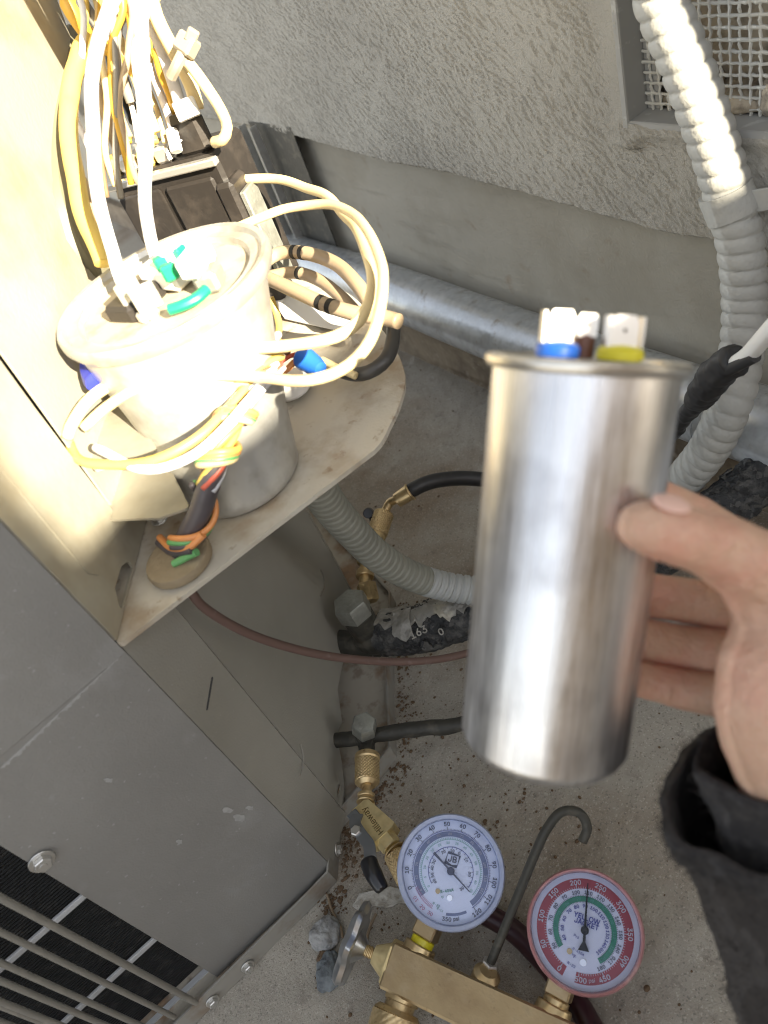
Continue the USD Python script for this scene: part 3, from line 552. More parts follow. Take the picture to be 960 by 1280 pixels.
wire('white wire beside the yellow one on the right side of the bundle', [(176, 0, D, .51), (190, 35, D, .52), (205, 72, D, .53), (220, 108, D, .54), (228, 145, D, .55)], 8.5, w_white)
wire('pale yellow wire looping back into the right end of the contactor', [(228, 72, D, .50), (240, 84, D, .505), (258, 108, D, .51), (274, 135, D, .52), (283, 158, D, .53), (279, 174, D, .535), (268, 178, D, .545)], 7.5, w_pale)
wire('thin tan wire fanning down to the left contactor lugs', [(122, 82, D, .56), (137, 115, D, .56), (150, 145, D, .56), (162, 172, D, .56)], 5, w_tan)
wire('tan wire left of the contactor lugs, thickest of the fan', [(122, 110, D, .53), (134, 150, D, .53), (143, 178, D, .535), (152, 190, D, .54)], 7, w_tan)
wire('thin white wire ending in a crimp on the right contactor lug', [(186, 80, D, .54), (197, 108, D, .55), (208, 138, D, .555), (217, 165, D, .555)], 5, w_white)
wire('pale wire slanting behind the straight white wire to the middle lug', [(150, 50, D, .55), (168, 95, D, .55), (182, 130, D, .55), (196, 165, D, .555)], 6, w_pale)
wire('black wire behind the fan of wires above the contactor', [(118, 85, D, .585), (132, 130, D, .585), (143, 160, D, .58)], 7, w_black)
wire('black wire running up the back of the bundle', [(118, -20, D, .60), (132, 40, D, .60), (150, 100, D, .60), (170, 150, D, .59)], 9, w_black)
bb = [(72, 300, D, .50), (90, 260, D, .505), (98, 290, D, .51)]
for k, (mt_, lb) in enumerate(((w_black, 'black wire pressed against the box wall left of the capacitor'), (w_grey, 'grey wire pressed against the box wall left of the contactor'), (w_tan, 'dusty tan wire beside the grey one left of the contactor'))):
    wire(lb, [(76 + k * 13, 225, D, .56), (84 + k * 14, 265, D, .55), (100 + k * 13, 300, D, .54), (118 + k * 12, 335, D, .52)], 7, mt_)
obj('crimp_sleeve', cyl(P3((214, 162, D, .553)), P3((221, 190, D, .555)), .0045), m_white, ct)
obj('white_plug', bar(P3((228, 125, D, .535)), P3((238, 148, D, .54)), .016, .012, CAM - P3((228, 125, D, .535))), m_white, ct)
zt_ = thing('zip_tie', 'beige cable tie with a square head on the right of the wire bundle', 'cable tie')
a_, b_ = P3((226, 50, D, .495)), P3((241, 56, D, .492))
obj('head', bar(P3((224, 49, D, .497)), P3((243, 63, D, .494)), .012, .010, CAM - a_, .0015), m_tie, zt_)
obj('tail', bar(P3((237, 52, D, .492)), P3((243, 37, D, .487)), .0075, .004, CAM - a_, .0008), m_tie, zt_)
obj('strap', sweep(spline([P3((231, 62, D, .497)), P3((222, 80, D, .498)), P3((214, 96, D, .505))], 8), .0038, 8), m_tie, zt_)

for k in range(9):
    x0 = 112 + 11 * k; m_ = (w_yel, w_pale, w_gold, w_white, w_tan)[k % 5]; cn_ = ('yellow', 'pale yellow', 'gold', 'white', 'tan')[k % 5]; od_ = ('first', 'second', 'third', 'fourth', 'fifth', 'sixth', 'seventh', 'eighth', 'ninth')[k]
    wire(f'thin {cn_} wire, {od_} from the left in the dense tangle above the contactor', [(x0 - 22 + rng.uniform(-6, 6), -25, D, .55), (x0 - 8 + rng.uniform(-8, 8), 35, D, .555), (x0 + 6 + rng.uniform(-8, 8), 90, D, .56), (x0 + 18 + rng.uniform(-4, 4), 140, D, .565), (x0 + 28, 178, D, .56)], rng.uniform(3.2, 4.6), m_, group='thin wires above the contactor')
for k in range(8):
    m_ = (w_white, w_yel, w_brown, w_pale, w_grey, w_gold, w_tan, w_white)[k]; cn_ = ('white', 'yellow', 'brown', 'pale yellow', 'grey', 'gold', 'tan', 'white')[k]; od_ = ('first', 'second', 'third', 'fourth', 'fifth', 'sixth', 'seventh', 'eighth')[k]
    x0 = 96 + 9 * k
    wire(f'thin {cn_} wire, {od_} from the left among those dropping to the contactor front', [(x0 + rng.uniform(-10, 20), -25, D, .47), (x0 + 4 + rng.uniform(-8, 8), 60, D, .485), (x0 + 6 + rng.uniform(-10, 10), 130, D, .50), (x0 + 14 + rng.uniform(-6, 6), 190, D, .515), (x0 + 20 + rng.uniform(-4, 4), 235 + rng.uniform(-10, 15), D, .53)], rng.uniform(3.4, 5.0), m_)
# large loops
wire('upper pale yellow wire looped out over the shelf from the contactor', [(255, 228, Z, .44), (297, 224, Z, .435), (350, 223, Z, .43), (392, 237, Z, .425), (427, 262, Z, .42), (449, 292, Z, .42), (463, 335, Z, .42), (465, 368, Z, .42), (453, 394, Z, .42), (428, 415, Z, .42), (390, 427, Z, .42), (335, 434, Z, .42), (270, 437, Z, .425), (215, 446, Z, .43), (160, 468, Z, .43), (115, 496, Z, .43), (90, 530, Z, .425), (84, 548, Z, .42)], 5.6, w_pale, group=None)
wire('lower pale yellow wire looped widest over the shelf', [(238, 292, Z, .44), (283, 288, Z, .435), (322, 274, Z, .435), (360, 260, Z, .435), (400, 255, Z, .435), (432, 264, Z, .435), (458, 289, Z, .435), (474, 325, Z, .432), (478, 360, Z, .43), (473, 398, Z, .428), (460, 430, Z, .425), (437, 455, Z, .42), (407, 470, Z, .42), (370, 475, Z, .42), (323, 470, Z, .42), (270, 466, Z, .425), (215, 474, Z, .43), (165, 490, Z, .43), (130, 512, Z, .425), (105, 535, Z, .42)], 5.6, w_pale)
wire('yellow wire lying across the lower front of the capacitor', [(84, 548, Z, .415), (100, 575, Z, .41), (150, 580, Z, .41), (200, 572, Z, .41), (250, 545, Z, .41), (290, 505, Z, .41), (320, 470, Z, .41), (345, 430, Z, .405)], 6, w_yel)
wire('white wire lying across the lower front of the capacitor', [(120, 560, Z, .412), (180, 585, Z, .408), (235, 570, Z, .408), (280, 535, Z, .41), (315, 495, Z, .41), (345, 455, Z, .405)], 6, w_white)
wire('thin white wire dropping to the wire nut', [(262, 560, Z, .405), (300, 520, Z, .405), (330, 485, Z, .405), (355, 460, Z, .40)], 3.5, w_white)
wire('dark wire tucked behind the capacitor', [(300, 530, Z, .385), (322, 470, Z, .39), (330, 430, Z, .39), (320, 395, Z, .40)], 5, w_black)
wire('yellow wire hanging from the foot of the contactor', [(338, 372, Z, .385), (345, 390, Z, .375), (348, 410, Z, .37), (345, 432, Z, .37)], 4.5, w_yel)
wire('brown wire bent over the shelf under the loops', [(310, 378, Z, .40), (330, 405, Z, .39), (345, 425, Z, .385), (360, 440, Z, .38)], 5, w_brown)
# dark bundle
for pts, rings_, lb, r in (([(318, 345, Z, .39), (330, 328, Z, .39), (352, 316, Z, .39), (385, 317, Z, .39), (420, 330, Z, .388), (446, 355, Z, .386), (464, 382, Z, .38), (476, 398, Z, .37)], (370, 380), 'outer tan cable with black bands bent over beside the contactor', 8.5),
                      ([(320, 352, Z, .378), (345, 344, Z, .378), (372, 341, Z, .378), (400, 351, Z, .376), (425, 370, Z, .374), (446, 392, Z, .37)], (374,), 'inner tan cable with one black band beside the contactor', 7.5),
                      ([(312, 338, Z, .40), (335, 348, Z, .398), (370, 364, Z, .396), (405, 380, Z, .392), (445, 392, Z, .388), (480, 397, Z, .384), (499, 402, Z, .382)], (402, 413), 'straight tan cable with two black bands and a cut end', 8.5)):
    cbl = thing('cable', lb, 'cable'); P, _ = resample(spline([P3(p) for p in pts], 12), .003); r_ = r * pxd(0, pts[0])
    obj('jacket', sweep(P, r_, 16), w_tan, cbl, smooth=True)
    for x in rings_:
        k = np.argmin([abs(proj_x(p) - x) for p in P]) if False else int(np.argmin([abs((R.T @ (p - CAM))[0] / (R.T @ (p - CAM))[2] * FPX + 480 - x) for p in P]))
        t_ = nrm(P[k + 1] - P[k]); obj('black_band', sweep([P[k] - t_ * .002, P[k], P[k] + t_ * .002], r_ * 1.04, 16), m_band, cbl)
wire('thick black cable curled under the loops at the rim of the shelf', [(492, 408, Z, .362), (491, 425, Z, .36), (484, 447, Z, .358), (466, 463, Z, .356), (444, 468, Z, .354), (420, 462, Z, .352)], 9, w_black, 'cable', 'cable')
obj('paper_tag', ztab_mesh := extrude(Polygon([tuple(Zp(*p, .3435)[:2]) for p in ((338, 372), (352, 366), (440, 396), (436, 416), (356, 398))]), .0008, (0, 0, .3427)), m_white, None, 'white paper tag lying on the shelf under the tan cables', 'tag')
wn_ = thing('wire_nut', 'blue wire nut joining wires on the shelf', 'wire nut')
obj('cap', revolve([(.0072, 0), (.0078, .002), (.0062, .014), (.0045, .019), (.002, .020)], P3((378, 447, Z, .375)), P3((402, 462, Z, .372)) - P3((378, 447, Z, .375)), 12), m_bluep, wn_)
obj('insert', revolve([(.0066, -.0008), (.006, .001)], P3((378, 447, Z, .375)), P3((402, 462, Z, .372)) - P3((378, 447, Z, .375)), 12), m_white, wn_)
wire('orange striped wire entering the wire nut', [(345, 470, Z, .37), (358, 462, Z, .372), (370, 450, Z, .374), (380, 449, Z, .375)], 4, w_orange)
wire('red wire entering the wire nut', [(340, 462, Z, .372), (355, 450, Z, .376), (368, 443, Z, .377), (380, 446, Z, .376)], 3, w_red)
wire('cream wire lying beside the wire nut', [(402, 450, Z, .368), (425, 462, Z, .362), (445, 470, Z, .358)], 5, w_pale)
bs = Zp(366, 487, .343); obj('bushing', revolve([(.013, 0), (.014, .002), (.013, .008), (.011, .010), (.006, .0105)], bs, V(0, 0, 1), 24), m_white, ac)
# harness
hs = [(226, 692, Z, .347), (236, 668, Z, .358), (250, 640, Z, .37), (258, 615, Z, .38), (266, 590, Z, .388), (276, 560, Z, .396), (290, 528, Z, .402), (312, 490, Z, .406), (340, 452, Z, .405), (352, 425, Z, .40)]
hn = thing('wire_harness', 'twisted bundle of coloured control wires rising from the dusty grommet', 'wire harness')
Ph, sh_ = resample(spline([P3(p) for p in hs], 14), .0015)
obj('dark_sheath', sweep(Ph[:int(len(Ph) * .40)], .0062, 14), w_purple, hn)
def twist(k0, k1, turns, rad, rw, mat, ph, lab=None):
    seg = Ph[int(len(Ph) * k0):int(len(Ph) * k1)]; T_ = np.gradient(seg, axis=0); T_ /= np.linalg.norm(T_, axis=1, keepdims=True)
    a = nrm(np.cross(T_[0], V(1, 0, 0))); out = []
    for i, (p, t) in enumerate(zip(seg, T_)):
        a = nrm(a - t * (a @ t)); b = np.cross(t, a); f = ph + turns * 2 * np.pi * i / len(seg); out.append(p + rad * (a * math.cos(f) + b * math.sin(f)))
    obj('conductor', sweep(out, rw, 8), mat, hn, smooth=True)
for i, mt_ in enumerate((w_orange, w_yel, w_red, w_white, w_brown, w_tan)): twist(.30, .85, 1.4, .0045, .0021, mt_, i * 1.05)
for i, mt_ in enumerate((w_yel, w_orange, w_green, w_pale)): twist(.36, .66, 2.2, .0088, .0021, mt_, i * .5)
for i, mt_ in enumerate((w_orange, w_green, w_purple)): twist(.05, .3, .9, .0085, .0018, mt_, i * .45 + .6)
for i, mt_ in enumerate((w_yel, w_white)): twist(.62, 1.0, 1.0, .004, .0024, mt_, i * 3)
for pts, mt_ in (([(200, 672, Z, .352), (215, 685, Z, .354), (236, 684, Z, .357), (254, 668, Z, .362)], w_orange), ([(198, 678, Z, .350), (215, 690, Z, .352), (240, 688, Z, .356)], w_purple), ([(217, 705, Z, .349), (232, 697, Z, .351), (246, 690, Z, .354)], w_green)):
    obj('conductor', tube([P3(p) for p in pts], .0022), mt_, hn)

# ================================================================== PIPES, HOSES AND VALVES BETWEEN UNIT AND WALL
fx = thing('flexible_conduit', 'grey ribbed flexible conduit drooping from under the electrical box', 'conduit')
fpts = [(378, 575, Z, .334), (392, 600, Z, .31), (412, 632, Z, .272), (440, 664, Z, .23), (472, 695, Z, .185), (510, 718, Z, .142), (552, 732, Z, .112), (600, 738, Z, .095), (660, 735, Z, .08), (730, 715, Z, .07), (800, 690, Z, .055)]
Pf_, sf = resample(spline([P3(p) for p in fpts], 16), .0007)
def ribs(th, s):
    ph = (s / .0078 + th / (2 * np.pi)) % 1; e = np.minimum(ph, 1 - ph)
    return 1 + .20 * (np.clip(e * 4, 0, 1) ** .6 - .75) - .04 * np.exp(-((e - .5) / .09)**2)
cut = int(len(Pf_) * .52)
obj('sleeve', sweep(Pf_[:cut + 1], .0124, 28, ribs, sf[:cut + 1]), m_flex, fx, smooth=True)
obj('worn_sleeve', sweep(Pf_[cut:], .0124, 28, ribs, sf[cut:]), m_flexend, fx, smooth=True, label='scuffed paler end of the conduit')
# brown cord
wire('brown cord running from under the shelf across the valves', [(226, 716, Z, .334), (238, 738, Z, .326), (256, 760, Z, .31), (300, 787, Z, .28), (350, 806, Z, .25), (410, 820, Z, .215), (480, 827, Z, .18), (540, 825, Z, .155), (590, 815, Z, .135), (660, 795, Z, .11), (740, 765, Z, .08)], 6.3, m_cord, 'cord', 'cord')
# suction line insulation
sl = thing('insulated_pipe', 'thick black cracked foam insulation with torn foil on the refrigerant line', 'pipe insulation')
ip = [(478, 792, Z, .055), (520, 788, Z, .057), (565, 775, Z, .06), (630, 755, Z, .062), (700, 740, Z, .066), (770, 716, Z, .07), (830, 690, Z, .075), (885, 650, Z, .085), (935, 608, Z, .10), (1000, 560, Z, .12)]
Pi, si = resample(spline([P3(p) for p in ip], 14), .0022)
im = sweep(Pi, .0205, 64)
im = wob(wob(wob(im, .004, 45, 1), .003, 130, 2), .0016, 320, 5)
obj('foam', im, m_insul, sl, smooth=25)
def shell(t0, t1, a0, a1, r, seed, mat, nm):
    """ragged curved flake of wrap standing a little off the tube"""
    k0, k1 = int(t0 * len(Pi)), max(int(t1 * len(Pi)), int(t0 * len(Pi)) + 3); seg = Pi[k0:k1]; T_ = np.gradient(seg, axis=0); T_ /= np.linalg.norm(T_, axis=1, keepdims=True)
    up = V(0, 0, 1); nv = 26; out = []
    rr = np.random.default_rng(seed); kx = np.arange(len(seg)) * .45; e0, e1 = [(meshkit.fbm(np.stack([kx, kx * 0 + seed * 3.1 + w_, kx * 0], -1), 4) - .5) * 1.1 for w_ in (0, 9)]
    for i, (p, t) in enumerate(zip(seg, T_)):
        a = nrm(np.cross(t, up)); b = np.cross(a, t); th = np.linspace(a0 + e0[i], a1 + e1[i], nv)
        out.append(p + r * (np.cos(th)[:, None] * a + np.sin(th)[:, None] * b))
    Pm = np.array(out); Pm += ((meshkit.fbm(Pm * 90, 3, seed) - .5) * .007)[..., None] * (Pm - seg[:, None]) / r
    n, m = Pm.shape[:2]; th_ = Pm - (Pm - seg[:, None]) / r * .0011
    v = np.vstack([Pm.reshape(-1, 3), th_.reshape(-1, 3)]); i, j = np.meshgrid(np.arange(n - 1), np.arange(m - 1), indexing='ij')
    q = np.stack([i * m + j, (i + 1) * m + j, (i + 1) * m + j + 1, i * m + j + 1], -1).reshape(-1, 4); o_ = n * m
    f = [q[:, [0, 1, 2]], q[:, [0, 2, 3]], q[:, [0, 2, 1]] + o_, q[:, [0, 3, 2]] + o_]
    bd = np.r_[np.arange(m), np.arange(1, n) * m + m - 1, (n - 1) * m + np.arange(m - 2, -1, -1), np.arange(n - 2, 0, -1) * m]
    nx = np.roll(bd, -1); f += [np.stack([bd, bd + o_, nx], 1), np.stack([nx, bd + o_, nx + o_], 1)]
    tm = trimesh.Trimesh(v, np.vstack(f), process=False); tm.fix_normals()
    return obj(nm, tm, mat, sl)
shell(.01, .25, 1.15, 2.6, .0236, 3, m_foil, 'torn_wrap')
shell(.05, .10, .75, 1.9, .0243, 4, m_foil, 'torn_wrap')
rw = np.random.default_rng(11)
for k in range(46):
    t0 = rw.uniform(.05, .93); a0 = rw.uniform(-.3, 2.9)
    shell(t0, min(.985, t0 + rw.uniform(.02, .05)), a0, a0 + rw.uniform(.15, .5), .0216, 20 + k, m_flake if k % 2 else m_insul, 'flake')
def tag3(text, h, p, ex, nz, mat, par, name='lettering', bold=True, depth=.0003, upd=None):
    ez = nrm(nz); ex = nrm(ex - ez * (ex @ ez)); ey_ = np.cross(ez, ex); m = meshkit.text_mesh(text, h, depth, bold)
    m.apply_translation([-m.bounds[:, 0].mean(), -m.bounds[:, 1].mean(), 0])
    return place(m, p, np.stack([ex, ey_, ez], 1))
def on_tube(px, py, off=.0235):
    best = None
    for p in Pi:
        d = ray(px, py); t = ((p - CAM) @ d) / (d @ d); q = CAM + d * t; e = np.linalg.norm(q - p)
        if best is None or e < best[0]: best = (e, p, q)
    e, p, q = best; n = nrm(q - p) * e + 0; b = math.sqrt(max(1e-9, off**2 - e * e)); return q - nrm(ray(px, py)) * b, p
for txt, px, py, h in (('163', 523, 790, .0065), ('0', 551, 789, .006), ('DUR', 527, 757, .0045), ('AFLEX', 540, 750, .0042)):
    try:
        p, c_ = on_tube(px, py); obj('lettering', tag3(txt, h, p + nrm(p - c_) * .0012, P3((560, 765, Z, .08)) - P3((520, 785, Z, .08)), p - c_, m_ink, sl, depth=.0006), m_ink if py < 770 else m_foil, sl)
    except ValueError: pass
# suction valve
v1 = thing('suction_service_valve', 'large service valve with a hex cap beside the ribbed conduit', 'valve')
vb, vc = P3((466, 800, Z, .05)), P3((439, 757, Z, .10)); va = nrm(vc - vb); u = pxd(0, (440, 757, Z, .1))
obj('body', [cyl(vb - va * .012, vc - va * .012, .0135, .0150, 32), revolve([(.012, 0), (.0165, .004), (.0165, .014), (.012, .018)], vb - va * .004, va, 32)], m_dark, v1)
obj('hex_cap', revolve([(.0165, -.012), (.0170, -.010), (.0170, .004), (.0158, .0062), (.006, .0068)], vc, va, 6), m_zinc, v1)
obj('inlet_stub', cyl(P3((470, 808, Z, .045)), P3((392, 800, Z, .05)), .0125), m_dark, v1)
obj('outlet_nut', revolve([(.016, -.004), (.0185, 0), (.0185, .012), (.016, .018)], P3((462, 795, Z, .055)), Pi[4] - P3((462, 795, Z, .055)), 24), m_dark, v1)
# hose coupling chain on suction valve
hc = thing('hose_coupling', 'knurled brass hose coupling on the upper service valve', 'hose fitting')
c0 = [P3(p) for p in ((462, 752, Z, .088), (456, 722, Z, .098), (457, 706, Z, .10), (462, 690, Z, .102), (471, 668, Z, .104), (480, 642, Z, .107))]
u1 = pxd(0, (470, 660, Z, .1))
obj('flare_nut', hexnut(c0[0], c0[0] + (c0[1] - c0[0]) * .75, 12 * u1), m_brass, hc)
obj('adapter', [cyl(c0[1] - nrm(c0[2] - c0[1]) * .012, c0[2], 7 * u1), cyl(c0[1], c0[1] + (c0[2] - c0[1]) * .5, 11 * u1), cyl(c0[2], c0[4], 12 * u1)], m_brass, hc)
obj('knurled_nut', knurl(c0[4], c0[5], 12.5 * u1, .0011), m_brass, hc)
el = [c0[5], P3((484, 634, Z, .110)), P3((488, 628, Z, .113)), P3((494, 625, Z, .116)), P3((500, 622, Z, .118))]
obj('elbow', sweep(spline(el, 8), 5.5 * u1, 14), m_brass, hc)
h0, h1 = P3((496, 626, Z, .117)), P3((514, 614, Z, .122))
obj('ferrule', [cyl(h0, h1, 9.5 * u1, 10.5 * u1, 12), revolve([(11 * u1, 0), (11.8 * u1, .0008), (11 * u1, .0018)], h1 - nrm(h1 - h0) * .002, h1 - h0, 24)], m_brass, hc)
kb = P3((461, 641, Z, .10)); obj('black_cap', [cyl(kb, kb + nrm(toward(kb)) * .012 + V(-.001, 0, 0), 7 * u1, 6.5 * u1, 14), bar(kb, c0[4], .004, .004)], m_bplast, hc)
wire('black rubber hose arching from the brass coupling behind the held capacitor', [(510, 616, Z, .1215), (520, 610, Z, .122), (540, 602, Z, .12), (570, 598, Z, .11), (600, 599, Z, .10), (640, 605, Z, .085), (690, 620, Z, .06), (740, 640, Z, .035), (790, 655, Z, .012)], 9.5, m_black, 'hose', 'hose')
# liquid line valve
v2 = thing('liquid_service_valve', 'small service valve with a round hex cap on the thin dark line', 'valve')
u2 = pxd(0, (455, 920, Z, .05))
lp = [(380, 934, Z, .045), (396, 930, Z, .045), (425, 925, Z, .046), (455, 922, Z, .048), (500, 914, Z, .048), (535, 910, Z, .048), (565, 907, Z, .047), (630, 895, Z, .045), (720, 870, Z, .04), (800, 820, Z, .04)]
obj('line', wob(sweep(resample(spline([P3(p) for p in lp], 12), .002)[0], 9.3 * u2, 20), .0012, 90, 4), m_dark, v2)
b2_, t2_ = P3((458, 932, Z, .035)), P3((455, 906, Z, .072)); a2_ = nrm(t2_ - b2_)
obj('body', [cyl(b2_ - a2_ * .006, t2_ - a2_ * .01, 10.5 * u2, 11 * u2), revolve([(9 * u2, 0), (12.5 * u2, .003), (12.5 * u2, .011), (9 * u2, .014)], b2_ + a2_ * .006, a2_, 20)], m_dark, v2)
obj('hex_cap', revolve([(15 * u2, -.011), (16 * u2, -.009), (16 * u2, .002), (14 * u2, .004), (5 * u2, .0046)], t2_, a2_, 6), m_zinc, v2)
obj('service_port', cyl(P3((457, 925, Z, .048)), P3((459, 952, Z, .05)), 8.5 * u2), m_dark, v2)
# ball valve
bv = thing('ball_valve', 'bright brass ball valve with a black gripped lever beside the blue gauge', 'valve')
s_ = [P3(p) for p in ((459, 944, Z, .051), (459, 983, Z, .054), (458, 993, Z, .055), (457, 1004, Z, .056), (453, 1010, Z, .057), (482, 1049, Z, .057), (490, 1059, Z, .056), (495, 1066, Z, .054), (512, 1100, Z, .05))]
dn = nrm(s_[1] - s_[0])
obj('knurled_nut', [knurl(s_[0] + dn * .006, s_[1] - dn * .003, 14.6 * u2, .0011), revolve([(12 * u2, 0), (15.5 * u2, .001), (15.5 * u2, .005), (13.8 * u2, .0065)], s_[0], dn, 40), cyl(s_[1] - dn * .004, s_[1], 14 * u2, 10 * u2)], m_brass, bv)
obj('neck', [cyl(s_[1] - dn * .002, s_[2], 6 * u2), cyl(s_[2], s_[2] + (s_[3] - s_[2]) * .45, 10.5 * u2, 10 * u2), cyl(s_[2] + (s_[3] - s_[2]) * .4, s_[3], 9 * u2, 11 * u2)], m_brass, bv)
bd_ = nrm(s_[5] - s_[4]); fc = nrm(toward(s_[4]) - bd_ * (toward(s_[4]) @ bd_)); sd2 = np.cross(bd_, fc)
L_ = np.linalg.norm(s_[5] - s_[4]); w_ = 18.5 * u2
prof = [(0, -w_ * .55), (L_ * .16, -w_), (L_ * .93, -w_), (L_, -w_ * .75), (L_, w_ * .75), (L_ * .95, w_), (L_ * .06, w_ * .6), (0, w_ * .35)]
bm = extrude(Polygon(prof).buffer(-.0008).buffer(.0008), 22 * u2, s_[4] - fc * 11 * u2, np.stack([bd_, np.cross(fc, bd_), fc], 1))
obj('body', bm, m_brass_b, bv, smooth=20)
obj('lettering', tag3('Hilleway', .0048, s_[4] + bd_ * L_ * .55 + fc * 11.1 * u2 - sd2 * w_ * .05, -bd_, fc, m_ink, bv, bold=False, depth=.0002), M('stamped_letters', (.14, .09, .03), rough=.6, metal=.6), bv)
obj('hex_nut', [hexnut(s_[5] - bd_ * .002, s_[6], 12 * u2), cyl(s_[6], s_[7], 8 * u2)], m_brass_b, bv)
obj('knurled_nut', [knurl(s_[7], s_[8], 14 * u2, .0011), cyl(s_[7] - bd_ * .0012, s_[7], 14.5 * u2)], m_brass, bv)
lv = [P3(p) for p in ((447, 1018, Z, .07), (444, 1030, Z, .073), (452, 1044, Z, .075), (461, 1056, Z, .076), (463, 1070, Z, .076), (465, 1080, Z, .075))]
def ribbon(P, w, t, nrmv):
    P = resample(spline(P, 8), .0015)[0]; out = []; T_ = np.gradient(P, axis=0)
    for p, tt in zip(P, T_):
        sdv = nrm(np.cross(nrmv, tt)); out.append([p + sdv * w / 2 + nrmv * t / 2, p - sdv * w / 2 + nrmv * t / 2, p - sdv * w / 2 - nrmv * t / 2, p + sdv * w / 2 - nrmv * t / 2])
    v = np.array(out).reshape(-1, 3); n = len(P); i, j = np.meshgrid(np.arange(n - 1), np.arange(4), indexing='ij')
    q = np.stack([i * 4 + j, i * 4 + (j + 1) % 4, (i + 1) * 4 + (j + 1) % 4, (i + 1) * 4 + j], -1).reshape(-1, 4); e = (n - 1) * 4
    q = np.vstack([q, [[3, 2, 1, 0], [e, e + 1, e + 2, e + 3]]]); tm = trimesh.Trimesh(v, np.vstack([q[:, [0, 1, 2]], q[:, [0, 2, 3]]]), process=False); tm.fix_normals(); return tm
lever = obj('lever', [ribbon(lv, 13 * u2, .002, fc), bar(P3((438, 1026, Z, .068)), P3((449, 1016, Z, .068)), .008, .006, fc)], M('lever_steel', (.22, .235, .25), [((.3, .31, .32), 60, .5, .7, .6)], rough=.35, metal=.7), bv)
obj('pivot_nut', hexnut(P3((446, 1040, Z, .074)), P3((446, 1040, Z, .074)) + fc * .004, 6 * u2), m_screw, lever)
gp = [P3(p) for p in ((460, 1074, Z, .0755), (464, 1086, Z, .075), (471, 1100, Z, .073), (479, 1113, Z, .07))]
Pg = resample(spline(gp, 8), .001)[0]; k = np.linspace(0, 1, len(Pg)); rad = np.interp(k, [0, .06, .5, .9, 1], [7.5, 9.5, 9.5, 7.5, 4.5]) * u2
obj('grip', sweep(Pg, rad, 20), m_bplast, lever, smooth=50)
# ================================================================== MANIFOLD GAUGE SET
mg = thing('manifold_gauge_set', 'brass manifold with a blue gauge and a red gauge lying on concrete', 'manifold gauges')
ML, MR = Dp(489, 1208, .549), Dp(760, 1336, .478); ma = nrm(MR - ML); mf = toward((ML + MR) / 2); mf = nrm(mf - ma * (mf @ ma)); ms = np.cross(ma, mf)
um = .545 / FPX
obj('manifold_body', bar(ML, MR, .030, .026, mf, .0016), m_brass_o, mg)
def gauge(c, Rg, up_px, case, dialm, nm, ri=.922):
    """returns the part and a function that puts things on its dial: clockwise angle in degrees from up, radius as a fraction"""
    n = toward(c); du = Dp(*up_px[1], 1) - Dp(*up_px[0], 1); yv_ = nrm(du - n * (du @ n)); xv_ = np.cross(yv_, n); B = np.stack([xv_, yv_, n], 1)
    g = obj(nm, revolve([(Rg * .55, -.026), (Rg * .86, -.024), (Rg * .93, -.016), (Rg * .94, -.004), (Rg * 1.0, -.002), (Rg * 1.005, .004), (Rg * .99, .0075), (Rg * .97, .0090), (Rg * (ri + .02), .0086), (Rg * (ri + .008), .006), (Rg * (ri + .003), .001), (Rg * ri, .0004)], c, n, 72, yv_), case, mg)
    obj('dial', revolve([(Rg * (ri + .002), -.001), (Rg * (ri + .002), .0006)], c, n, 72, yv_), dialm, g)
    def pt(a, r, h=.0011): a = math.radians(a); return c + B @ V(r * Rg * math.sin(a), r * Rg * math.cos(a), h)
    def arcm(a0, a1, r0, r1, h0=.0007, h1=.001):
        A = np.radians(np.linspace(90 - a0, 90 - a1, max(6, int(abs(a1 - a0) / 3)))); po = [(Rg * r1 * math.cos(t), Rg * r1 * math.sin(t)) for t in A]; pi_ = [(Rg * r0 * math.cos(t), Rg * r0 * math.sin(t)) for t in A[::-1]]
        return extrude(Polygon(po + pi_), h1 - h0, c + n * h0, B)
    def ticks(angs, r0, r1, w, h=.0012):
        ms_ = []
        for a in angs:
            t = math.radians(a); ex = V(math.sin(t), math.cos(t)); ey_ = V(ex[1], -ex[0]) * w / 2
            ms_.append(extrude(Polygon([tuple(ex * Rg * r0 + ey_), tuple(ex * Rg * r1 + ey_), tuple(ex * Rg * r1 - ey_), tuple(ex * Rg * r0 - ey_)]), .0003, c + n * (h - .0003), B))
        return ms_
    def num(txt, a, r, hgt, mat, rot=None, bold=False, h=.0011):
        if rot is None and a > 118: rot = a - 180
        if rot is None and a < -130: rot = a + 180
        t = math.radians(a if rot is None else rot); ex = B @ V(math.cos(t), -math.sin(t), 0)
        return tag3(txt, hgt, pt(a, r, h), ex, n, mat, g, bold=bold, depth=.0002)
    def needle(a, tipr, tailr, w, mat, taper=.2, fan=None, h=.0032):
        t = math.radians(a); d = V(math.sin(t), math.cos(t)); e = V(d[1], -d[0])
        pl = Polygon([tuple(d * Rg * tipr + e * w * taper), tuple(e * w), tuple(-d * Rg * tailr * .55 + e * w * 1.0), tuple(-d * Rg * tailr + e * (fan or w * 1.6)), tuple(-d * Rg * tailr - e * (fan or w * 1.6)), tuple(-d * Rg * tailr * .55 - e * w * 1.0), tuple(-e * w), tuple(d * Rg * tipr - e * w * taper)]).union(Point(0, 0).buffer(Rg * .07))
        return [extrude(pl, .0005, c + n * h, B), revolve([(Rg * .07, .001), (Rg * .07, h + .0012), (Rg * .055, h + .0018)], c, n, 24)]
    obj('lens', revolve([(Rg * (ri + .012), .0058), (Rg * (ri + .006), .0066), (Rg * .6, .0082), (Rg * .2, .0088)], c, n, 64), m_lens_blue, g)
    return g, arcm, ticks, num, needle, pt, B, n
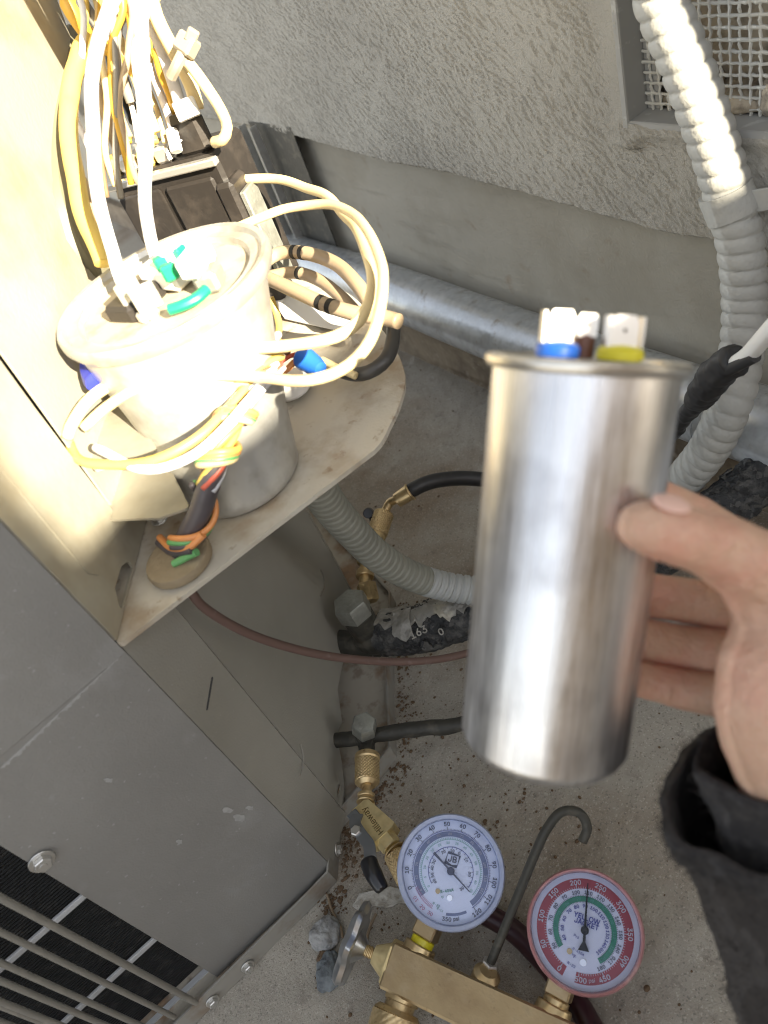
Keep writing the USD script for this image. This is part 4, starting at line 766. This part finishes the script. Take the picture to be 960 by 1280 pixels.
# ---- blue gauge
cb = Dp(563.5, 1089, .530); RB = .0366
g, arcm, ticks, num, needle, pt, B, n = gauge(cb, RB, ((563, 1090), (560, 1030)), m_case_b, m_dial_b, 'blue_pressure_gauge', .888)
st_ = 21.4; a0b = -109
A_ = [a0b + st_ * k for k in range(13)]
obj('scale_band', [arcm(-126, 148, .60, .69), arcm(160, 190, .70, .745)], m_pblue, g)
obj('scale_ring', [arcm(-126, 150, .705, .712), arcm(-118, 132, .412, .422)], m_pnavy, g)
obj('green_ring', [arcm(-126, 138, .545, .551)] + ticks([-126 + 3.3 * k for k in range(80)], .55, .585, .00022), m_pmint, g)
obj('ticks', ticks([a0b + st_ / 10 * k for k in range(121)], .712, .735, .00018) + ticks(A_, .712, .775, .00034) + ticks([-118 + 12.5 * k for k in range(21)], .385, .42, .00025), m_pgrey, g)
obj('numbers', [num(str(10 * k), a, .82, .0026, m_pgrey, bold=True) for k, a in enumerate(A_)] + [num('350', 188.5, .80, .0024, m_pgrey, 8, True), num('psi', 176, .80, .0022, m_pgrey, -3, True)] +
    [num(t, a, .35, .0018, m_pgrey, bold=True) for t, a in (('60', -118), ('50', -100), ('40', -80), ('30', -62), ('20', -20), ('10', 8), ('0', 30), ('10', 58), ('20', 100), ('30', 148))], m_pgrey, g)
obj('vacuum_numbers', [num(t, a, .81, .0022, m_ppink) for t, a in (('10', -124), ('20', -137), ('30', -149))] + ticks([-112 - 2.2 * k for k in range(17)], .66, .715, .0002) + [arcm(-149, -112, .72, .725)], m_ppink, g)
obj('mint_numbers', [num(str(5 * k), -120 + 19.5 * k, .49, .0015, m_pmint) for k in range(14)], m_pmint, g)
obj('white_numbers', [num(str(10 * k), -118 + 20 * k, .645, .0015, m_pwhite, h=.0014) for k in range(13)], m_pwhite, g)
jb = pt(12, .20, .0011); tt = math.radians(15); ex_ = B @ V(math.cos(tt), -math.sin(tt), 0); ey__ = np.cross(n, ex_)
sq = Polygon([(-.0052, -.0036), (.0038, -.0046), (.0052, .0036), (-.0038, .0046)])
obj('emblem', extrude(sq.difference(Polygon([(-.0036, -.0012), (-.0034, .0026), (.0036, .0026), (.0036, -.0022), (.0, -.003)]).buffer(.0004)), .0003, jb, np.stack([ex_, ey__, n], 1)), m_pgrey, g)
obj('emblem_letters', tag3('JB', .0038, jb + ey__ * .0003, ex_, n, m_pgrey, g, bold=True), m_pgrey, g)
obj('small_print', [num('R-404A', -165, .34, .0017, m_pgrey, -8, True), num('°F', -158, .47, .0016, m_pgrey, -8), num('R-22', -152, .63, .0015, m_pgrey, 28), num('R-12', -160, .68, .0013, m_pgrey, 28)], m_pgreen, g)
obj('needle', needle(137, .48, .44, .0006, m_pgrey, .6), m_pgrey, g)
obj('dial_screw', [revolve([(.0017, .0006), (.0016, .0016)], pt(-142, .42, 0), n, 16)], m_brass, g); obj('dial_screw', [revolve([(.0021, .0006), (.0019, .0018)], pt(186, .45, 0), n, 16)], m_tab, g)
# ---- red gauge
cr = Dp(731, 1163, .508); RR = .0372
g, arcm, ticks, num, needle, pt, B, n = gauge(cr, RR, ((731, 1163), (733, 1103)), m_case_r, m_dial_r, 'red_pressure_gauge')
a0 = -148; stp = 33.4; A_ = [a0 + stp * k for k in range(11)]
obj('red_band', [arcm(-155, 190, .665, .83)], m_pred, g)
obj('green_band', [arcm(-128, 150, .455, .545)], m_pgreen, g)
obj('ticks', ticks([a0 + stp / 10 * k for k in range(101)], .664, .695, .0003, .0014) + ticks(A_, .664, .73, .0005, .0014), m_pwhite, g)
obj('fine_ticks', ticks([-128 + 3.1 * k for k in range(90)], .545, .565, .00025) + ticks([-120 + 3.4 * k for k in range(77)], .438, .455, .00022), m_pgrey, g)
obj('numbers', [num(str(50 * k), a, .765, .0029, m_pwhite, h=.0013, bold=True) for k, a in enumerate(A_[:-1])] + [num('500', 183, .765, .0029, m_pwhite, h=.0013, bold=True), num('psi', 169, .765, .0022, m_pwhite, -11, h=.0013)], m_pwhite, g)
obj('scale_numbers', [num(str(t), -122 + 21 * k, .605, .0021, m_pgrey, bold=True) for k, t in enumerate(range(50, 190, 10))], m_pgrey, g)
obj('green_numbers', [num(str(t), -118 + 26 * k, .50, .0016, m_pwhite, h=.0013) for k, t in enumerate(range(30, 140, 10))], m_pmint, g)
obj('navy_numbers', [num(str(t), -116 + 23 * k, .385, .0020, m_pnavy, bold=True) for k, t in enumerate(range(40, 160, 10))], m_pnavy, g)
obj('brand_letters', [tag3('YELLOW', .0030, pt(8, .20), B @ V(.98, -.18, 0), n, m_pnavy, g), tag3('JACKET', .0030, pt(14, .11), B @ V(.98, -.18, 0), n, m_pnavy, g)], m_pnavy, g)
obj('small_print', [num('Pro', -130, .18, .0017, m_pnavy, 22), num('R-410A', -165, .36, .0015, m_pnavy, 22), num('°F', -158, .46, .0021, m_pnavy, 22), num('R-22', -160, .60, .0016, m_pgreen, 22)], m_pnavy, g)
obj('needle', needle(2, .76, .32, .00085, m_ink, .35, fan=.0036), m_ink, g)
obj('dial_screw', [revolve([(.0018, .0006), (.0017, .0016)], pt(-146, .44, 0), n, 16)], m_brass, g); obj('dial_screw', [revolve([(.0023, .0006), (.0021, .0018)], pt(181, .50, 0), n, 16)], m_tab, g)
# stems
def onbar(px, py, h=0): return Np(px, py, ML + mf * h, mf)
for (p1, p2, gn) in (((539, 1152), (521, 1194), 'blue'), ((703, 1228), (690, 1268), 'red')):
    q1, q2 = onbar(*p1, .002), onbar(*p2, .0); d = nrm(q2 - q1); L = np.linalg.norm(q2 - q1)
    obj('gauge_stem', bar(q1 - d * .004, q1 + d * L * .50, .0165, .0165, mf, .0012), m_brass_o, mg)
    obj('stem_washer', cyl(q1 + d * L * .50, q1 + d * L * .72, .0085), m_yelp if gn == 'blue' else m_brass, mg)
    obj('stem_nut', cyl(q1 + d * L * .70, q1 + d * L * 1.15, .0115, .0125), m_brass, mg)
# hand wheel on the left end
wc, wo = Dp(441, 1180, .560), Dp(487, 1202, .552); wa = nrm(wo - wc)
obj('hand_wheel', revolve([(.007, -.0052), (.020, -.0048), (.0255, -.0034), (.0275, 0), (.0255, .0034), (.020, .0042), (.012, .003), (.008, .0075), (.006, .010)], wc, wa, 72, mf, rmod=lambda r, th, h: r * (1 + .11 * np.cos(7 * th) * (r > .015))), m_zincw := M('cast_zinc', (.52, .54, .56), [((.36, .37, .39), 60, .48, .66, .6)], rough=.28, metal=.92), mg, smooth=45)
obj('stem_thread', [cyl(wc + wa * (.010 + .0012 * k), wc + wa * (.0112 + .0012 * k), .0040 + .0004 * (k % 2)) for k in range(7)], m_brass, mg)
obj('bonnet', [revolve([(.0062, 0), (.0125, .011)], wc + wa * .0165, wa, 28), hexnut(wc + wa * .0265, wc + wa * .038, .0152)], m_brass_b, mg)
obj('bonnet_seat', cyl(wc + wa * .037, wc + wa * .0405, .0120), m_dark, mg)
# hose port under the bar
hp0, hp1, hp2 = onbar(507, 1234, .0), onbar(499, 1260, .0), onbar(484, 1312, .0); hd = nrm(hp1 - hp0)
obj('hose_port', [cyl(hp0, hp1 + hd * .004, .0105), cyl(hp1 - hd * .007, hp1 - hd * .003, .012)], m_brass, mg)
obj('knurled_nut', [knurl(hp1 + hd * .004, hp2, .0172, .0007), cyl(hp1 + hd * .001, hp1 + hd * .0045, .0145, .0168)], m_brass, mg)
# hook rod
r0, r1 = Dp(609, 1214, .532), Dp(671, 1062, .505); rd = nrm(r1 - r0)
obj('rod_base', revolve([(.0095, -.004), (.0095, .003), (.0062, .006)], onbar(607, 1222, .002), rd, 24), m_brass, mg)
obj('rod_nut', hexnut(r0 - rd * .002, r0 + rd * .0085, .0058), m_screw, mg)
hk = [r0 + rd * .004, (r0 + r1) / 2, r1, Dp(685, 1034, .502), Dp(702, 1015, .50), Dp(724, 1016, .50), Dp(734, 1034, .50), Dp(728, 1052, .50)]
obj('hook_rod', sweep(resample(spline(hk, 10), .002)[0], .0031, 14), m_dark, mg, smooth=True)
wire('dark maroon hose running on the concrete behind both gauges', [(540, 1100, Z, .016), (600, 1138, Z, .012), (640, 1162, Z, .009), (670, 1190, Z, .009), (700, 1225, Z, .009), (730, 1268, Z, .009), (760, 1330, Z, .01)], 13, m_maroon, 'hose', 'hose')

# ================================================================== LITTER ON THE CONCRETE
def stone(label, px, py, r, sc, mat, seed, name='stone', rot=0):
    s = trimesh.creation.icosphere(4, 1.0); s.vertices *= np.array(sc) * r
    T_ = trimesh.transformations.rotation_matrix(rot, (0, 0, 1)); s.apply_transform(T_)
    s = wob(wob(s, r * .5, .9 / r, seed), r * .12, 4 / r, seed + 9); p = Zp(px, py, r * sc[2] * .5); s.apply_translation(p)
    return obj(name, s, mat, None, label, name, smooth=22)
stone('rough pale grey stone lying beside the corner of the unit', 404, 1168, .0115, (1, .95, .7), m_stone, 3)
stone('flat blue-grey stone under the hand wheel', 412, 1213, .013, (1.2, .7, .55), m_slate, 6, rot=.6)
stone('small brown clod of soil between the two grey stones', 406, 1197, .0062, (1, .9, .7), m_soil, 5, 'clod')
mo = [tuple(Zp(*p, 0.0)[:2]) for p in ((444, 1133), (452, 1120), (470, 1116), (490, 1112), (505, 1116), (512, 1128), (498, 1128), (484, 1134), (468, 1131), (455, 1141))]
obj('mortar_splash', wob(extrude(Polygon(mo).buffer(.001), .0025, (0, 0, .0008)).subdivide().subdivide(), .0012, 200), m_mortar, None, 'whitish splash of mortar on the concrete under the black lever grip', 'mortar')
for pts, lb in (([(409, 1118), (416, 1140), (426, 1160), (428, 1172)], 'thin dry twig beside the pale stone'), ([(470, 1142), (462, 1160), (456, 1185)], 'thin dry twig above the hand wheel')):
    obj('twig', tube([Zp(*p, .003) for p in pts], .0011, 7), m_twig, None, lb, 'twig')
deb = []
for k in range(1200):
    x, y = (rng.uniform(-.12, .47), rng.uniform(0, .95)) if k < 500 else (rng.normal(.03, .075), rng.normal(.34, .09)); r = min(.0016, abs(rng.normal(0, .0005)) + .0003)
    if Polygon(out).contains(Point(x, y)): continue
    s = trimesh.creation.icosphere(1, r); s.vertices *= V(rng.uniform(.7, 1.6), rng.uniform(.7, 1.4), .7); s.apply_translation(V(x, y, r * .4 + .0004)); deb.append(s)
for k in range(700):
    i_ = rng.integers(1, len(rim) - 1); t_ = rng.random(); b_ = rim[i_] * (1 - t_) + rim[i_ + 1] * t_; dv = nrm(rim[i_ + 1] - rim[i_]); nv_ = V(dv[1], -dv[0], 0)
    c_ = b_ + nv_ * (.003 + abs(rng.normal(0, .009))); r = min(.0019, abs(rng.normal(0, .0006)) + .0003)
    s = trimesh.creation.icosphere(1, r); s.vertices *= V(rng.uniform(.7, 1.8), rng.uniform(.7, 1.4), .7); s.apply_translation(V(c_[0], c_[1], r * .4 + .0004)); deb.append(s)
obj('grit', deb, m_soil, None, 'fine brown grit scattered over the concrete', 'grit', kind='stuff')
lf = [(413, 925), (417, 945), (415, 970), (421, 990), (417, 1010)]
P_ = resample(spline([Zp(*p, .026 + .006 * (k % 2)) for k, p in enumerate(lf)], 10), .002)[0]
rl = []; 
for k, p in enumerate(P_):
    w = .0052 * math.sin(math.pi * (k + .7) / (len(P_) + .6)) ** .6; t = nrm(P_[min(k + 1, len(P_) - 1)] - P_[max(k - 1, 0)]); s = nrm(np.cross(t, V(.3, 0, 1)))
    for e in np.linspace(-1, 1, 7): rl.append(p + s * w * e + V(0, 0, .004) * (e * e + .4 * math.sin(k * .9 + e)))
rl = np.array(rl); i, j = np.meshgrid(np.arange(len(P_) - 1), np.arange(6), indexing='ij'); q = np.stack([i * 7 + j, i * 7 + j + 1, (i + 1) * 7 + j + 1, (i + 1) * 7 + j], -1).reshape(-1, 4)
obj('dry_leaf', trimesh.Trimesh(rl, np.vstack([q[:, [0, 1, 2]], q[:, [0, 2, 3]]]), process=False), m_leaf, None, 'curled brown strip of dry leaf on the base of the unit', 'leaf')

# cable joint on the right
bc = thing('taped_cable', 'white cable ending in black tape wrapping in front of the spiral conduit', 'cable')
tp = [Xp(835, 548, .385), Xp(852, 525, .383), Xp(872, 500, .378), Xp(888, 478, .374), Xp(905, 458, .370), Xp(922, 448, .368)]
Pt = resample(spline(tp, 10), .0015)[0]; kk = np.linspace(0, 1, len(Pt)); rr_ = np.interp(kk, [0, .4, .55, .8, .97, 1], [.0065, .0068, .0108, .0118, .0108, .0075])
obj('tape', wob(sweep(Pt, rr_, 28), .002, 130, 3), m_black, bc, smooth=30)
obj('tape_end', sweep([Xp(912, 462, .362), Xp(925, 455, .360), Xp(944, 445, .358)], .0042, 14), m_black, bc)
obj('white_cable', tube([Xp(918, 456, .366), Xp(935, 444, .362), Xp(952, 425, .358), Xp(975, 400, .355), Xp(1010, 370, .352)], .0056, 14), m_white, bc)

# ================================================================== HELD CAPACITOR
hcap = thing('held_capacitor', 'silver dual run capacitor held up in the hand with blue, brown and yellow terminals', 'capacitor')
ac_ = nrm(V(-.054, 1, .25)); axd = R @ ac_; Tc = Dp(733, 449, .25); CL = .140; CR = .0299
ux = R @ nrm(np.cross(ac_, V(0, 0, 1))); ux = -ux if (R.T @ ux)[0] < 0 else ux
fz_ = np.cross(axd, ux); fz_ = fz_ if fz_ @ (CAM - Tc) > 0 else -fz_
m_brushed = usdkit.material(stage, '/World/Looks/brushed_can', {
    'g': ('geometry', {}), 'dx': ('vector_math', {'math_type': 'dot_product', 'vector2': tuple(ux)}), 'dy': ('vector_math', {'math_type': 'dot_product', 'vector2': tuple(fz_)}), 'dz': ('vector_math', {'math_type': 'dot_product', 'vector2': tuple(axd * .07)}),
    'c': ('combine_xyz', {}), 'n': ('noise_texture', {'scale': 420., 'detail': 5., 'roughness': .65}), 'n2': ('noise_texture', {'scale': 55., 'detail': 4.}), 'n3': ('noise_texture', {'scale': 35., 'detail': 5.}),
    'r': ('map_range', {'from_min': .3, 'from_max': .7, 'to_min': .24, 'to_max': .42, 'clamp': True}), 'k': ('rgb_ramp', {'ramp': [(.3, (.55, .55, .57)), (.5, (.68, .68, .69)), (.7, (.80, .80, .80))]}),
    'k3': ('map_range', {'from_min': .48, 'from_max': .66, 'to_min': 0., 'to_max': .6, 'clamp': True}), 'mx': ('mix_color', {'b': (.42, .41, .42)}), 'b': ('bump', {'distance': .00012}), 'p': ('principled_bsdf', {'metallic': 1., 'anisotropic': .4})},
    [('g.position', 'dx.vector1'), ('g.position', 'dy.vector1'), ('g.position', 'dz.vector1'), ('dx.value', 'c.x'), ('dy.value', 'c.y'), ('dz.value', 'c.z'), ('c.vector', 'n.vector'), ('c.vector', 'n2.vector'), ('g.position', 'n3.vector'),
     ('n.fac', 'r.value'), ('r.result', 'p.roughness'), ('n2.fac', 'k.fac'), ('n3.fac', 'k3.value'), ('k3.result', 'mx.fac'), ('k.color', 'mx.a'), ('mx.result', 'p.base_color'), ('n.fac', 'b.height'), ('b.normal', 'p.normal')], surface='p.BSDF')
obj('can', revolve([(CR - .001, .001), (CR, .003), (CR, CL - .006), (CR - .002, CL - .002), (CR - .006, CL), (CR - .010, CL + .0005)], Tc, axd, 96), m_brushed, hcap, smooth=40)
obj('rim', revolve([(CR - .002, .0022), (CR + .0016, .0035), (CR + .0026, .002), (CR + .0026, .0002), (CR + .0018, -.0006), (CR - .0008, -.0006), (CR - .0016, .0004), (CR - .002, .0015)], Tc, axd, 96), m_rim, hcap)
obj('top_disc', revolve([(CR - .001, .0016), (CR - .001, .0008), (.006, .0002)], Tc, axd, 64), m_rim, hcap)
def onaxis(px, h):           # point above the rim at picture column px, h above the top, in the terminals' depth
    return Tc - axd * h + ux * ((px - 733) * .25 / FPX)
def term(px, base, rb, hb, tabw, tabh, mat, nm, sides, back=0.0):
    o_ = onaxis(px, 0) - fz_ * back
    b = obj(nm, revolve([(rb * .9, 0), (rb, .0008), (rb, hb - .0012), (rb * .85, hb), (rb * .4, hb + .0008)], o_, -axd, 28), mat, hcap)
    Bx = np.stack([ux, -axd, fz_ * (1 if np.dot(np.cross(ux, -axd), fz_) > 0 else -1)], 1)
    pl = Polygon([(-tabw / 2, 0), (tabw / 2, 0), (tabw / 2, tabh * .8), (tabw * .36, tabh), (-tabw * .36, tabh), (-tabw / 2, tabh * .8)]).difference(Point(0, tabh * .55).buffer(.0007))
    obj('tab', extrude(pl, .0009, o_ - axd * (hb - .0005) + fz_ * .002, Bx), m_tab, b)
    for s in sides:
        obj('tab', place(cbox(.0009, tabh * .95, .006, .0002), o_ - axd * (hb - .0005 + tabh * .5) + ux * s, Bx), m_tab, b)
term(696, 0, .0070, .0046, .0078, .0108, m_bluep, 'blue_terminal', (-.0054,))
term(735, 0, .0036, .0075, .0066, .0074, m_brnp, 'brown_terminal', (), .008)
term(774, 0, .0074, .0044, .0085, .0105, m_yelp, 'yellow_terminal', (-.0052, -.0043, .0058))

# ================================================================== THE PERSON'S ARM AND HAND
def sph(p, r): return m3.Manifold.sphere(r, 28).translate(list(map(float, p)))
def chain(js): return [m3.Manifold.batch_hull([sph(a[0], a[1]), sph(b[0], b[1])]) for a, b in zip(js[:-1], js[1:])]
def J(px, py, d, r): return (Dp(px, py, d), r)
thumb = [J(802, 657, .2290, .0070), J(818, 660, .2295, .0086), J(845, 668, .2325, .0096), J(872, 676, .2375, .0096), J(905, 688, .243, .0112), J(945, 712, .25, .0128), J(985, 770, .258, .0165)]
heel = [J(985, 770, .258, .0165), J(1000, 850, .262, .0225)]
heel2 = [J(950, 850, .252, .0135), J(957, 905, .254, .0150), J(1000, 960, .262, .021)]
palm = [[J(1020, 770, .275, .016), J(1012, 850, .272, .020), J(1020, 960, .27, .025)], [J(1005, 730, .282, .0115), J(1020, 850, .28, .02)]]
index = [J(1005, 730, .282, .0110), J(935, 690, .300, .0094), J(868, 645, .3085, .0086), J(800, 615, .303, .0080), J(752, 612, .2955, .0070)]
middle = [J(1010, 780, .282, .0112), J(935, 764, .306, .0100), J(872, 753, .316, .0094), J(800, 742, .312, .0088), J(745, 732, .303, .0074)]
ring = [J(1005, 825, .280, .0108), J(930, 820, .302, .0098), J(862, 811, .313, .0092), J(790, 796, .311, .0084), J(738, 784, .304, .0072)]
pinky = [J(995, 870, .277, .0100), J(922, 872, .297, .0090), J(866, 864, .307, .0083), J(808, 850, .309, .0076), J(765, 838, .304, .0064)]
arm = [J(1020, 960, .27, .025), J(1050, 1080, .285, .029), J(1120, 1300, .305, .034), J(1260, 1700, .35, .042)]
parts = []
for c_ in [thumb, heel, index, middle, ring, pinky, arm] + palm: parts += chain(c_)
parts.append(m3.Manifold.batch_hull([sph(*j) for j in (J(985, 775, .258, .0160), J(952, 835, .253, .0135), J(948, 880, .2535, .0140), J(962, 915, .256, .0160), J(1000, 960, .262, .021), J(1010, 850, .268, .021))]))
hand = m3.Manifold.batch_boolean(parts, m3.OpType.Add).refine_to_length(.0032)
hm = asmesh(hand); hm.merge_vertices(); trimesh.smoothing.filter_taubin(hm, .5, .53, 26)
hm.vertices += hm.vertex_normals * ((meshkit.fbm(hm.vertices * 160, 3, 2) - .5) * .0007)[:, None]
def crease(a, b, w, dpt):
    a, b = np.asarray(a), np.asarray(b); t = np.clip(((hm.vertices - a) @ (b - a)) / ((b - a) @ (b - a)), 0, 1); d = np.linalg.norm(hm.vertices - (a + t[:, None] * (b - a)), axis=1)
    hm.vertices -= hm.vertex_normals * (dpt * np.exp(-(d / w)**2))[:, None]
crease(Dp(868, 640, .229), Dp(876, 655, .228), .0014, .0005); crease(Dp(906, 700, .234), Dp(898, 722, .238), .002, .0009); crease(Dp(840, 636, .228), Dp(850, 664, .226), .0012, .0004); crease(Dp(882, 642, .233), Dp(892, 668, .230), .0013, .0005); crease(Dp(915, 655, .236), Dp(925, 690, .232), .0018, .0006); crease(Dp(900, 860, .238), Dp(960, 880, .238), .0016, .0006); crease(Dp(905, 900, .238), Dp(960, 930, .238), .0018, .0007); crease(Dp(930, 790, .238), Dp(960, 860, .238), .002, .0008)
crease(Dp(905, 745, .24), Dp(955, 770, .242), .0028, .0016)
person = thing('person', 'bare right hand in a dark knit sleeve holding up the capacitor', 'person')
obj('body', hm, m_skin, person, smooth=True)
nail = trimesh.creation.icosphere(3, 1.0)
nx_, ny_ = nrm(Dp(850, 640, .232) - Dp(812, 637, .229)), None
nz_ = nrm(R @ V(-.05, -.80, -.60)); ny_ = nrm(np.cross(nz_, nx_)); nz2 = np.cross(nx_, ny_)
nail.vertices = nail.vertices * V(.0062, .0048, .0012)
obj('thumbnail', place(nail, Dp(828, 652, .2285) + nz2 * .0066, np.stack([nx_, ny_, nz2], 1)), m_nail, person)
m_lint = M('lint', (.042, .037, .034), rough=1)
def knit(P, rad, mat, nm, n=96, wobble=.004, thick=.0022, seed=1, hemr=.0):
    P, s = resample(spline(P, 14), .003); rad = np.interp(s / s[-1], np.linspace(0, 1, len(rad)), rad)
    fold = lambda th, s_: 1 + .05 * np.sin(2 * th + s_ * 30 + seed) + .045 * np.sin(3 * th - s_ * 55) + .03 * np.sin(5 * th + s_ * 90) + .015 * np.sin(9 * th - s_ * 160)
    a = sweep(P, rad, n, fold, s, caps=False); b = sweep(P, rad - thick, n, fold, s, caps=False); b.invert()
    m = trimesh.util.concatenate([a, b]); e = len(a.vertices); jj = np.arange(n); nx = (jj + 1) % n
    m = trimesh.Trimesh(m.vertices, np.vstack([m.faces, np.stack([jj, jj + e, nx], 1), np.stack([nx, jj + e, nx + e], 1)]), process=False)
    m = wob(m, .0022, 120, seed); pr = obj(nm, m, mat, person, smooth=True)
    m.fix_normals(); k = 7000 if nm == 'sleeve' else 900; r2 = np.random.default_rng(seed); fi = r2.integers(0, len(a.faces), k); tri = m.vertices[m.faces[fi]]
    w = r2.dirichlet((1, 1, 1), k)[:, :, None]; p0 = (tri * w).sum(1); nn = np.cross(tri[:, 1] - tri[:, 0], tri[:, 2] - tri[:, 0]); nn /= np.linalg.norm(nn, axis=1, keepdims=True) + 1e-12
    d1 = nn * .4 + r2.normal(0, .6, (k, 3)); d2 = d1 + r2.normal(0, .8, (k, 3)); pts = np.stack([p0, p0 + d1 * .0011, p0 + d1 * .0011 + d2 * .0010], 1).reshape(-1, 3)
    from pxr import Vt
    bc_ = UsdGeom.BasisCurves.Define(stage, numbered(person.GetPath(), 'lint')); bc_.CreatePointsAttr(Vt.Vec3fArray.FromNumpy(pts.astype(np.float32))); bc_.CreateCurveVertexCountsAttr(Vt.IntArray.FromNumpy(np.full(k, 3, np.int32)))
    bc_.CreateTypeAttr('linear'); bc_.CreateWidthsAttr([.00022]); bc_.SetWidthsInterpolation('constant'); UsdShade.MaterialBindingAPI.Apply(bc_.GetPrim()).Bind(m_lint); bc_.GetPrim().SetCustomDataByKey('kind', 'stuff')
    return pr
knit([Dp(988, 930, .268), Dp(1010, 1000, .275), Dp(1040, 1100, .288)], [.0305, .0345, .0355], m_hem, 'inner_cuff', seed=2)
knit([Dp(958, 985, .272), Dp(985, 1040, .278), Dp(1040, 1160, .29), Dp(1110, 1320, .305), Dp(1250, 1700, .35)], [.0365, .0425, .0455, .047, .05], m_sleeve, 'sleeve', seed=4)
hc_ = [Dp(958, 985, .272), Dp(968, 1005, .2742)]
knit([hc_[0], hc_[1]], [.0382, .0398], m_hem, 'hem', seed=4, wobble=.002, thick=.003)
